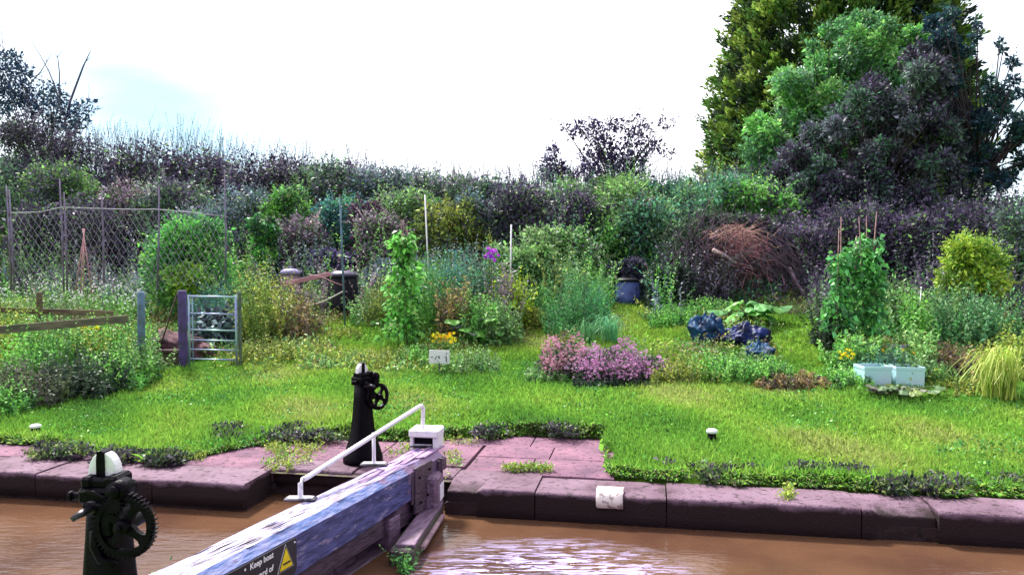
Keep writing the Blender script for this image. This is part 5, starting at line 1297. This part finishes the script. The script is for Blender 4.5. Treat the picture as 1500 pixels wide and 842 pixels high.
x, y, z = ground_at(130, 540); c = at(130, 480, y - .2)
t = thing('ragwort', 'yellow flowered ragwort in front of the lower fence rail', 'flower', (x, y - .2, z))
weed_c = np.array([[c.x + rng.normal() * .09, 0, c.z + rng.normal() * .03] for _ in range(60)]) - np.array([x, 0, z]); weed_c[:, 1] = rng.normal(size=60) * .05
flower_mesh(weed_c, .03, [(.85, .68, .02), (.8, .55, .02)], t)
mb = MB()
for i in range(8): mb.tube([(rng.normal() * .03, 0, 0), tuple(weed_c[i * 7])], .006, 4, False)
mb.build('stem', STEM, t, shift=False)
# low yellow-green plants in front of the hoops
for px, wd, top, v, pal, lb in [(385, 90, 488, 5.6, 'olive', 'low olive weeds at the lawn edge right of the metal gate'), (455, 110, 500, 5.8, 'yellowgreen', 'low yellow green bed left of the far paddle gear'), (500, 110, 515, 5.4, 'mid', 'low green weeds just behind the top of the far paddle gear'), (560, 110, 508, 5.5, 'olive', 'low olive weeds between the far paddle gear and the climbing bean'),
     (610, 60, 500, 5.7, 'green', 'low green plants left of the white sign'), (690, 80, 505, 5.4, 'mid', 'low green mound right of the white sign'), (470, 120, 480, 7.6, 'olive', 'olive green row of plants under the thin blue stake')]:
    weeds('garden_weeds', lb, 'plants', px, v, wd, top, pal, int(wd * .8), 16, .055, .5, .8, .5, 'low weeds along the back of the lawn')
# climbing bean
def climber(label, canes, v, pal, nleaf, ls, rpx, ptop, pbot, extra=None, name='climbing_bean', tops=True, Yc=None):
    """canes: (px bottom, px top, py top). leaves wrap each cane between ptop and pbot"""
    x, y = loc(canes[0][0], v); g = gxy(x, y); t = thing(name, label, 'climbing plant', (x, y, g)); org = Vector((x, y, g))
    mb = MB(); Ps, Ds = [], []
    for a, b, pt in canes:
        yy = y + rng.uniform(-.15, .15); p0 = at(a, 380, yy); p0.z = gxy(p0.x, p0.y); p1 = at(b, pt, yy); mb.tube([p0 - org, p1 - org], [.012, .009], 6)
        k = nleaf // len(canes); zlo = at(0, pbot, yy).z; zhi = at(0, ptop + rng.uniform(0, 42), yy).z
        s_ = rng.random(k) ** .95; zz = zlo + (zhi - zlo) * s_; f = np.clip((zz - p0.z) / (p1.z - p0.z), 0, 1)
        R_ = rpx / FPX * yy * (.8 + .45 * np.sin(zz * 6 + a)) * (1.35 - .8 * s_)
        an = rng.random(k) * 6.283; q = rng.random(k) ** .5
        P = np.stack([p0.x + (p1.x - p0.x) * f + R_ * q * np.cos(an), yy + R_ * q * np.sin(an), zz], 1) - np.array(org)
        Ps.append(P); Ds.append(np.stack([np.cos(an), np.sin(an) - .3, rng.normal(size=k) * .3 - .1], 1) + rng.normal(size=(k, 3)) * .5)
    P = np.concatenate(Ps); wi = P[rng.integers(0, len(P), 46)]
    V3, C3, _ = shoot_leaves(wi, np.stack([rng.normal(size=46), rng.normal(size=46) - .5, rng.normal(size=46) * .5 + .6], 1), rng.uniform(.2, .5, 46), 9, ls, pick(pal, 46), .7, .3)
    V = leaf_arrays(P, np.concatenate(Ds), ls * rng.uniform(.5, 1.35, len(P)), .72, .3)
    npmesh('foliage', np.concatenate([V, V3]), 4, np.concatenate([jitter(pick(pal, len(P)), .4), C3]), LEAF, t); mb.build('cane', DRY, t, shift=False); return t, org
climber('tall bright green climbing bean on a cane, standing in front of the bank', [(596, 588, 322), (582, 592, 322), (606, 596, 330)], 7.1, [(.14, .40, .07), (.09, .28, .05), (.05, .15, .04), (.18, .42, .10)], 1250, .115, 22, 320, 498)
weeds('asparagus', 'feathery light green plants right of the climbing bean', 'plant', 620, 7.9, 62, 352, [(.09, .26, .04), (.14, .34, .05), (.06, .18, .04)], 90, 40, .07, .16, .8, .35)
weeds('asparagus', 'feathery lime green plants left of the climbing bean top', 'plant', 560, 8.8, 40, 400, 'olive', 50, 30, .07, .2, .8, .4)
for px, wd, top, v, pal, lb, ns, ls in [
 (668, 52, 398, 7.6, 'brown', 'brown and green potato plants above the orange flowers', 70, .09),
 (655, 60, 350, 9.2, 'blue', 'blue green bushy plants on the plot left of the purple flower', 70, .09),
 (700, 60, 350, 9, 'teal', 'tall green plants with the purple flower among them', 70, .09),
 (700, 46, 412, 7.4, 'green', 'fresh green stems directly above the rhubarb leaves', 60, .08),
 (735, 46, 378, 8.5, 'mauve', 'greyish plants under the right white cane', 50, .09),
 (758, 34, 385, 8.6, [(.30, .42, .03), (.2, .3, .04)], 'lime yellow leaved plant at the foot of the right white cane', 24, .1),
 (735, 50, 430, 7.4, 'mid', 'dark green leafy plant beside the grass path', 50, .09),
 (775, 50, 438, 8.8, 'olive', 'olive ground cover at the far end of the grass path', 45, .08),
 (790, 60, 410, 9.4, 'green', 'green leafy plants left of the tall feathery dill', 55, .09),
]:
    weeds('garden_plant', lb, 'plant', px, v, wd, top, pal, ns, 22, ls, .45, .9, .45, 'mixed plants in the middle garden plot')
bush('blackcurrant_bush', 'grey green bushy shrub on the plot right of the purple flower', 'shrub', 780, 10.2, 80, 352, 'mid', 6500, .085, .45, 14, None, .05, .6, 30, .4, .1)
x, y = loc(722, 8.2); z = gxy(x, y); c = at(722, 372, y); t = thing('clematis_flower', 'small cluster of vivid purple flowers high among the middle plants', 'flower', (x, y, z))
cc = np.array([[rng.normal() * .08, rng.normal() * .04 - .3, c.z - z + rng.normal() * .08] for _ in range(18)]); flower_mesh(cc, .05, [(.32, .03, .55), (.45, .06, .62)], t)
mb = MB(); [mb.tube([(0, -.1, 0), tuple(cc[i])], .006, 4, False) for i in range(5)]; mb.build('stem', STEM, t, shift=False)
for px, wd, top, v, pal, lb in [
 (405, 60, 395, 9.0, 'olive', 'tall olive weeds in front of the faded pink compost bin, left of the hoops'),
 (455, 60, 412, 9.6, 'mauve', 'greyish weeds between the two compost bins'),
 (545, 50, 420, 9.0, 'mid', 'green weeds between the black compost bin and the climbing bean'),
 (640, 50, 372, 9.8, 'green', 'fresh green plants behind the feathery ones, under the left white cane'),
 (690, 60, 335, 10.4, 'slate', 'tall grey green plants behind the purple flower'),
 (745, 60, 345, 10.6, 'green', 'tall green weeds around the right white cane'),
 (825, 70, 352, 10.4, 'mid', 'tall grey green weeds behind the emerald feathery plants'),
 (862, 44, 362, 10.6, 'green', 'green weeds left of the blue compost bin'),
 (350, 40, 372, 8.2, 'bright', 'bright green shoots at the right of the elder bush behind the gate'),
]:
    weeds('garden_plant', lb, 'plant', px, v, wd * 1.2, top, pal, int(wd * .9), 26, .08, .42, 1.0, .55, 'mixed plants in the middle garden plot', lean=.16, bend=.2)
# orange flowers
def flowerbed(name, label, px, py, wpx, hpx, n, cols, sz, Yoff=0):
    x, y, z = ground_at(px, py + 22); y += Yoff; t = thing(name, label, 'flower', (x, y, z))
    c = np.array([[at(px + rng.uniform(-wpx, wpx) / 2, 0, y).x - x, rng.normal() * .08, at(0, py + rng.uniform(-hpx, hpx) / 2, y).z - z] for _ in range(n)])
    flower_mesh(c, sz, cols, t)
    mb = MB(); [mb.tube([(p[0] * .8, 0, 0), tuple(p)], .004, 4, False) for p in c[:20]]; mb.build('stem', STEM, t, shift=False)
    st = c.copy(); st[:, 2] *= 0; V, C, _ = shoot_leaves(st, np.tile([0, 0, 1.], (n, 1)) + rng.normal(size=(n, 3)) * .2, np.maximum(c[:, 2] * .85, .1), 10, .06, pick('green', n), .4); npmesh('foliage', V, 4, C, LEAF, t)
flowerbed('marigold', 'cluster of orange yellow marigolds just above the white sign', 650, 494, 34, 12, 28, [(.85, .50, .02), (.85, .35, .02), (.9, .65, .03)], .042)
flowerbed('marigold', 'small orange flowers left of the pale blue tubs', 1243, 519, 20, 16, 11, [(.85, .55, .02)], .036, -.55)
flowerbed('marigold', 'scattered orange flowers rising behind the pale blue tubs', 1325, 522, 70, 20, 13, [(.9, .42, .02), (.85, .6, .05)], .042, -.05)
flowerbed('lavender', 'purple flower spike behind the gap between the pale blue tubs', 1324, 516, 14, 24, 18, [(.32, .18, .55), (.4, .25, .6)], .035, -.02)
# rhubarb with big leaves
def bigleaf(name, label, px, pyb, wpx, top, pal, n, ls, flat=.5):
    x, y, z = ground_at(px, pyb); W = wpx / FPX * y; H = at(0, top, y).z - z; t = thing(name, label, 'plant', (x, y, z))
    V, F, C = [], [], []; mb = MB()
    for i in range(n):
        a = rng.random() * 6.28; r = rng.uniform(.2, 1) * W * .42; h = H * rng.uniform(.45, .95); c = Vector((r * math.cos(a), r * math.sin(a) * .6, h)); mb.tube([(0, 0, 0), (c.x * .4, c.y * .4, h * .7), tuple(c)], [.016, .013, .008], 6, False)
        out = Vector((math.cos(a), math.sin(a), 0)); sd_ = Vector((-out.y, out.x, 0)); up = Vector((0, 0, 1)); col = pick(pal, 1)[0]; S_ = ls * rng.uniform(.7, 1.2); tl = rng.uniform(-.5, .25)
        base = len(V); V.append(c); m = 18
        for ring in (.5, 1):
            for j in range(m):
                th = 2 * math.pi * j / m; rr = ring * S_ * (.55 + .10 * math.cos(th) - .04 * abs(math.cos(3 * th))); e = out * (math.cos(th) * rr + .3 * S_) + sd_ * math.sin(th) * rr * .9
                V.append(c + e + up * (tl * e.dot(out) - .22 * ring * ring * S_ * abs(math.sin(th)) + .05 * S_ * math.sin(th * 5 + i)))
        for j in range(m):
            k = (j + 1) % m; F.append((base, base + 1 + j, base + 1 + k)); F.append((base + 1 + j, base + 1 + m + j, base + 1 + m + k, base + 1 + k))
        C += [col * rng.uniform(.8, 1.2)] * (1 + 2 * m)
    me = bpy.data.meshes.new('leaves'); me.from_pydata(V, [], F); a_ = me.color_attributes.new('col', 'FLOAT_COLOR', 'POINT'); cc = np.ones((len(V), 4), np.float32); cc[:, :3] = np.clip(np.array(C), 0, 1); a_.data.foreach_set('color', cc.ravel()); me.materials.append(LEAF)
    me.polygons.foreach_set('use_smooth', [True] * len(F)); o = bpy.data.objects.new('leaves', me); COL.objects.link(o); o.parent = t; mb.build('stalk', STEM, t, shift=False)
bigleaf('rhubarb', 'rhubarb with broad pale and dark leaves right of the orange marigolds', 702, 508, 70, 462, [(.08, .22, .05), (.14, .36, .06), (.06, .10, .06), (.16, .18, .17)], 16, .30)
bigleaf('rhubarb', 'large bright green rhubarb above the dark navy sack', 1098, 478, 88, 438, [(.07, .24, .05), (.11, .30, .05), (.06, .18, .05)], 26, .34)
bigleaf('butterbur', 'single huge pale green leaf beside the dead brush heap', 1121, 402, 30, 352, [(.36, .58, .30), (.28, .5, .2)], 4, .55)
bigleaf('marrow_plant', 'low large leaved plant right of the white square sign on the grass edge', 1330, 585, 110, 562, [(.08, .14, .06), (.16, .22, .06), (.12, .12, .09)], 26, .16)
# tall feathery green plants
weeds('dill', 'tall feathery emerald green plants behind the pink flower bed', 'plant', 840, 8.4, 80, 376, [(.06, .22, .07), (.09, .28, .08), (.04, .14, .06), (.03, .08, .05)], 110, 36, .075, .16, 1.2, .6, lean=.16)
weeds('fennel', 'emerald green feathery plants in front of the blue compost bin', 'plant', 872, 8.9, 34, 402, [(.05, .26, .11), (.06, .3, .12), (.04, .18, .10)], 70, 36, .07, .14, .8, .45)
def arching(name, label, px, pyb, wpx, top, pal, n, w0=.012, seg=7):
    x, y, z = ground_at(px, pyb); W = wpx / FPX * y; H = at(0, top, y).z - z; t = thing(name, label, 'plant', (x, y, z)); Vs, Cs = [], []
    for i in range(n):
        a = rng.random() * 6.28; L_ = W * rng.uniform(.25, .55); h = H * rng.uniform(.6, 1.15); b = np.array([rng.normal() * W * .10, rng.normal() * W * .08, 0]); o_ = np.array([math.cos(a), math.sin(a) * .7, 0]); s_ = np.array([-o_[1], o_[0], 0]); col = pick(pal, 1)[0]
        pts = [b + o_ * L_ * f ** 1.3 + np.array([0, 0, h * (1 - (1 - min(1, f * 1.5)) ** 2) - h * .75 * max(0, f - .5) ** 1.4 * 1.6]) for f in np.linspace(0, 1, seg)]
        for j in range(seg - 1):
            wa, wb = w0 * (1 - j / seg), w0 * (1 - (j + 1) / seg); Vs += [pts[j] - s_ * wa, pts[j] + s_ * wa, pts[j + 1] + s_ * wb, pts[j + 1] - s_ * wb]; Cs.append(col)
    npmesh('blades', np.array(Vs), 4, jitter(Cs, .12), LEAF, t)
arching('leek_plant', 'blue green strappy leaves at the back of the pink flower bed', 893, 505, 70, 462, [(.10, .34, .16), (.22, .42, .22), (.08, .26, .14)], 90)
arching('pampas_grass', 'arching yellow green ornamental grass at the right edge by the lawn', 1468, 590, 110, 512, [(.34, .42, .08), (.46, .48, .14), (.22, .34, .05)], 260, .013)
arching('iris_clump', 'upright blue green blades at the left of the pink flower bed', 860, 508, 50, 470, [(.08, .24, .10), (.12, .3, .12)], 60)
# pink flower bed
def pinkbed():
    for (px, wd, top, pyb, n, lb, cols) in [
        (828, 66, 496, 556, 1300, 'mound of pale pink flowers at the left end of the pink bed', [(.46, .20, .30), (.50, .27, .34), (.32, .16, .2)]),
        (868, 56, 512, 560, 700, 'faded mauve flower mound between the two pinker mounds', [(.42, .26, .40), (.34, .22, .32), (.5, .33, .42)]),
        (905, 84, 504, 564, 1900, 'widest vivid magenta pink flower mound at the middle of the bed', [(.42, .18, .36), (.48, .25, .42), (.34, .18, .30)]),
        (952, 44, 520, 560, 600, 'small dusty pink flower mound at the right end of the bed', [(.45, .22, .40), (.55, .3, .48)])]:
        x, y, z = ground_at(px, pyb); y += .25; x = (px - 750) / FPX * y; z = gxy(x, y); W = wd * 1.2 / FPX * y; H = at(0, top, y).z - z
        t = thing('sedum_plant', lb, 'flowering plant', (x, y, z), 'pink flowering mounds')
        d = unit(rng.normal(size=(n, 3)) * np.array([1, 1, .8])); d[:, 2] = np.abs(d[:, 2]); r = rng.uniform(.62, 1.1, (n, 1)) * (1 + .18 * np.sin(d[:, :1] * 7 + px))
        c = d * r * np.array([W * .56, .42, H]); c[:, 2] = np.maximum(c[:, 2], H * rng.uniform(.08, .55, n))
        flower_mesh(c, .026, cols, t, n=5)
        nl = 2600; d = unit(rng.normal(size=(nl, 3))); d[:, 2] = np.abs(d[:, 2]); P = d * rng.uniform(.5, .97, (nl, 1)) * np.array([W * .58, .46, H * .95])
        npmesh('foliage', leaf_arrays(P, d + rng.normal(size=(nl, 3)) * .6, .055 * rng.uniform(.6, 1.4, nl), .55), 4, jitter(pick([(.07, .12, .06), (.04, .07, .04), (.12, .16, .08), (.02, .03, .03)], nl), .3), LEAF, t)
        mb = MB(); [mb.tube([(0, 0, 0), tuple(P[i] * .9)], .006, 4, False) for i in range(18)]; mb.build('stem', STEM, t, shift=False)
pinkbed()
for px, wd, top, pyb, pal, lb in [(800, 60, 535, 556, 'mid', 'dark green leafy edge at the left foot of the pink bed'), (900, 120, 548, 564, 'dark', 'very dark foliage at the foot of the magenta mound'), (1000, 90, 522, 562, 'olive', 'olive weeds right of the pink flower bed'), (1060, 90, 512, 560, 'green', 'green weeds in front of the dark sacks'), (1160, 100, 542, 568, 'brown', 'brownish weeds at the lawn edge right of the sacks'), (1130, 60, 520, 560, 'green', 'fresh weeds beside the small dark blue sack'), (985, 70, 445, 478, 'green', 'green leafy potato rows left of the sacks'), (1040, 90, 432, 466, 'green', 'leafy plants between the dead brush and the sacks'), (962, 40, 447, 472, 'mid', 'leafy plants at the foot of the blue compost bin')]:
    x, y, z = ground_at(px, pyb); u, v = uv_of(x, y)
    weeds('garden_weeds', lb, 'plants', px, v, wd, top, pal, int(wd * 1.0), 18, .06, .5, .6, .5, 'low weeds in the right hand plots')
# dead brush heap
def brush():
    Y0 = ground_at(1085, 447)[1] + .6
    t = thing('brush_heap', 'heap of pinkish brown dead branches dumped against the bank', 'brush heap', at(1085, 440, Y0)); org = Vector(t.location)
    def twigs(n, cx, cy, sx, sy, ln, r, m, name, ang=(-.9, .9), depth=.7):
        mb = MB()
        for i in range(n):
            px, py = random.gauss(cx, sx), random.gauss(cy, sy); p = at(px, py, Y0 + random.uniform(-depth, depth)); a = random.uniform(*ang); d = Vector((math.cos(a), random.uniform(-.5, .5), math.sin(a))); L_ = ln * random.uniform(.4, 1.3); b = Vector((random.gauss(0, .12), random.gauss(0, .12), random.gauss(-.04, .12)))
            mb.tube([p - d * L_ / 2, p + b * L_, p + d * L_ / 2 + b * L_ * .2], [r, r * .8, r * .3], 4, False)
        return mb.build(name, m, t)
    twigs(520, 1085, 372, 20, 14, .55, .010, mat('pink_dead_twig', (.50, .22, .27), .8, col2=(.28, .12, .13), scale=3), 'branch', (-1.1, .1))
    twigs(260, 1082, 348, 22, 9, .45, .009, mat('tan_dead_twig', (.55, .34, .28), .8, col2=(.25, .12, .12), scale=3), 'branch', (-.5, .8))
    twigs(900, 1040, 372, 26, 26, .55, .009, mat('dark_twig', (.07, .045, .07), .85, col2=(.13, .09, .12), scale=3), 'branch', (.9, 2.2))
    twigs(800, 1130, 388, 32, 22, .5, .009, MATS['dark_twig'], 'branch', (-1.4, -.3))
    twigs(260, 1065, 412, 36, 14, .5, .009, MATS['pink_dead_twig'], 'branch', (1.0, 2.2))
    mb = MB(); mb.tube([at(1044, 366, Y0 - .8), at(1062, 374, Y0 - .75), at(1078, 386, Y0 - .7)], [.05, .035, .015], 7); mb.tube([at(1043, 428, Y0 - .8), at(1056, 408, Y0 - .7), at(1072, 396, Y0 - .6)], [.014, .012, .008], 6); mb.build('log', mat('pale_wood', (.62, .42, .42), .7, col2=(.45, .28, .30), scale=8), t)
brush()
bush('ivy_mat', 'dark ivy growing over the top of the dead brush heap', 'ivy', 1075, 12.6, 150, 318, [(.05, .08, .05), (.07, .05, .09), (.03, .04, .04), (.09, .13, .08)], 7000, .07, .6, 16, None, -.9, .5, 50, .4, .3, False)
t = thing('fallen_branch', 'long mauve grey branch leaning down right of the dead brush heap', 'branch', at(1188, 444, 17.8)); mb = MB(); mb.tube([at(1156, 392, 18.2), at(1168, 416, 18.0), at(1192, 450, 17.8)], [.05, .04, .03], 7); mb.build('wood', mat('mauve_branch', (.22, .15, .20), .85, col2=(.13, .08, .11), scale=8), t)
x, y, z = ground_at(1140, 447); t = thing('cut_stick', 'short pale cut stick lying on the bare patch below the brush heap', 'stick', (x, y, z)); mb = MB(); mb.tube([at(1131, 430, y), at(1146, 446, y - .1)], [.03, .025], 7); mb.build('wood', MATS['pale_wood'], t)
weeds('bramble', 'dark trailing bramble hanging over the left of the dead brush heap', 'plant', 1030, 11.0, 70, 325, 'plum', 60, 26, .08, .4, .9, .5, bend=.35)
# bean wigwam at the right
bt, bo = climber('runner beans climbing four tall canes, left of the pale blue tubs', [(1232, 1231, 318), (1226, 1228, 335), (1270, 1257, 318), (1272, 1268, 317), (1268, 1283, 310), (1250, 1254, 345), (1284, 1280, 350)], 7.0, [(.07, .24, .08), (.12, .34, .10), (.05, .16, .06), (.10, .30, .06)], 2300, .105, 17, 345, 488)
for px, wd, top, v, pal, lb, ns, ls in [
 (1215, 30, 405, 7.3, 'dark', 'dark weeds at the left foot of the runner beans', 40, .08),
 (1312, 56, 392, 8.6, 'mid', 'grey green bushy plants between the runner beans and the elder', 70, .09),
 (1340, 40, 415, 7.4, 'green', 'pale green sprouting plant above the right tub', 40, .09),
 (1345, 30, 470, 6.0, [(.20, .40, .12), (.3, .5, .16)], 'light green leafy plant just above the right tub', 26, .09),
 (1262, 90, 482, 6.0, 'green', 'green bushy plants at the foot of the runner beans', 80, .08),
 (1300, 60, 502, 5.5, 'teal', 'blue green plants growing out of the left tub', 50, .07),
 (1350, 70, 512, 5.4, 'mid', 'mixed green plants around the right tub', 60, .07),
 (1395, 80, 500, 5.8, 'brown', 'brownish low weeds between the right tub and the arching grass', 70, .07),
 (1240, 60, 535, 5.0, 'green', 'low plants with orange flowers left of the left tub', 50, .06),
 (1420, 90, 555, 4.9, 'olive', 'low olive weeds at the foot of the arching grass', 70, .06),
 (1495, 60, 470, 6.0, 'yellowgreen', 'tall yellowish weeds at the right edge above the arching grass', 60, .08),
]:
    weeds('garden_plant', lb, 'plant', px, v, wd, top, pal, ns, 22, ls, .45, .7, .45, 'mixed plants in the right hand plot')
bush('golden_elder', 'golden yellow green elder bush against the dark trees at the right', 'shrub', 1425, 9.2, 116, 348, [(.28, .38, .04), (.22, .34, .04), (.34, .40, .06), (.10, .20, .04), (.16, .28, .05)], 15000, .062, .45, 20, None, .0, .6, 90, .5, .42)
weeds('currant_bush', 'mid green leafy bush below the golden elder', 'shrub', 1425, 7.8, 105, 398, [(.07, .18, .08), (.07, .22, .07), (.04, .11, .05), (.12, .24, .10)], 90, 34, .075, .45, .9, .6, bend=.3, lean=.25)
weeds('currant_bush', 'looser green bush between the runner beans and the golden elder', 'shrub', 1375, 8.4, 70, 400, 'mid', 60, 30, .075, .45, .9, .6, bend=.3, lean=.2)
t = thing('plant_label', 'small pale plastic cane topper sticking up among the plants above the right tub', 'plant label', at(1347, 458, 14.2)); mb = MB(); mb.box(at(1347, 458, 14.2), (.19, .03, .03), None, .008); mb.tube([at(1345, 520, 14.2), at(1350, 420, 14.2)], .010, 6); mb.build('label', WHITE, t)
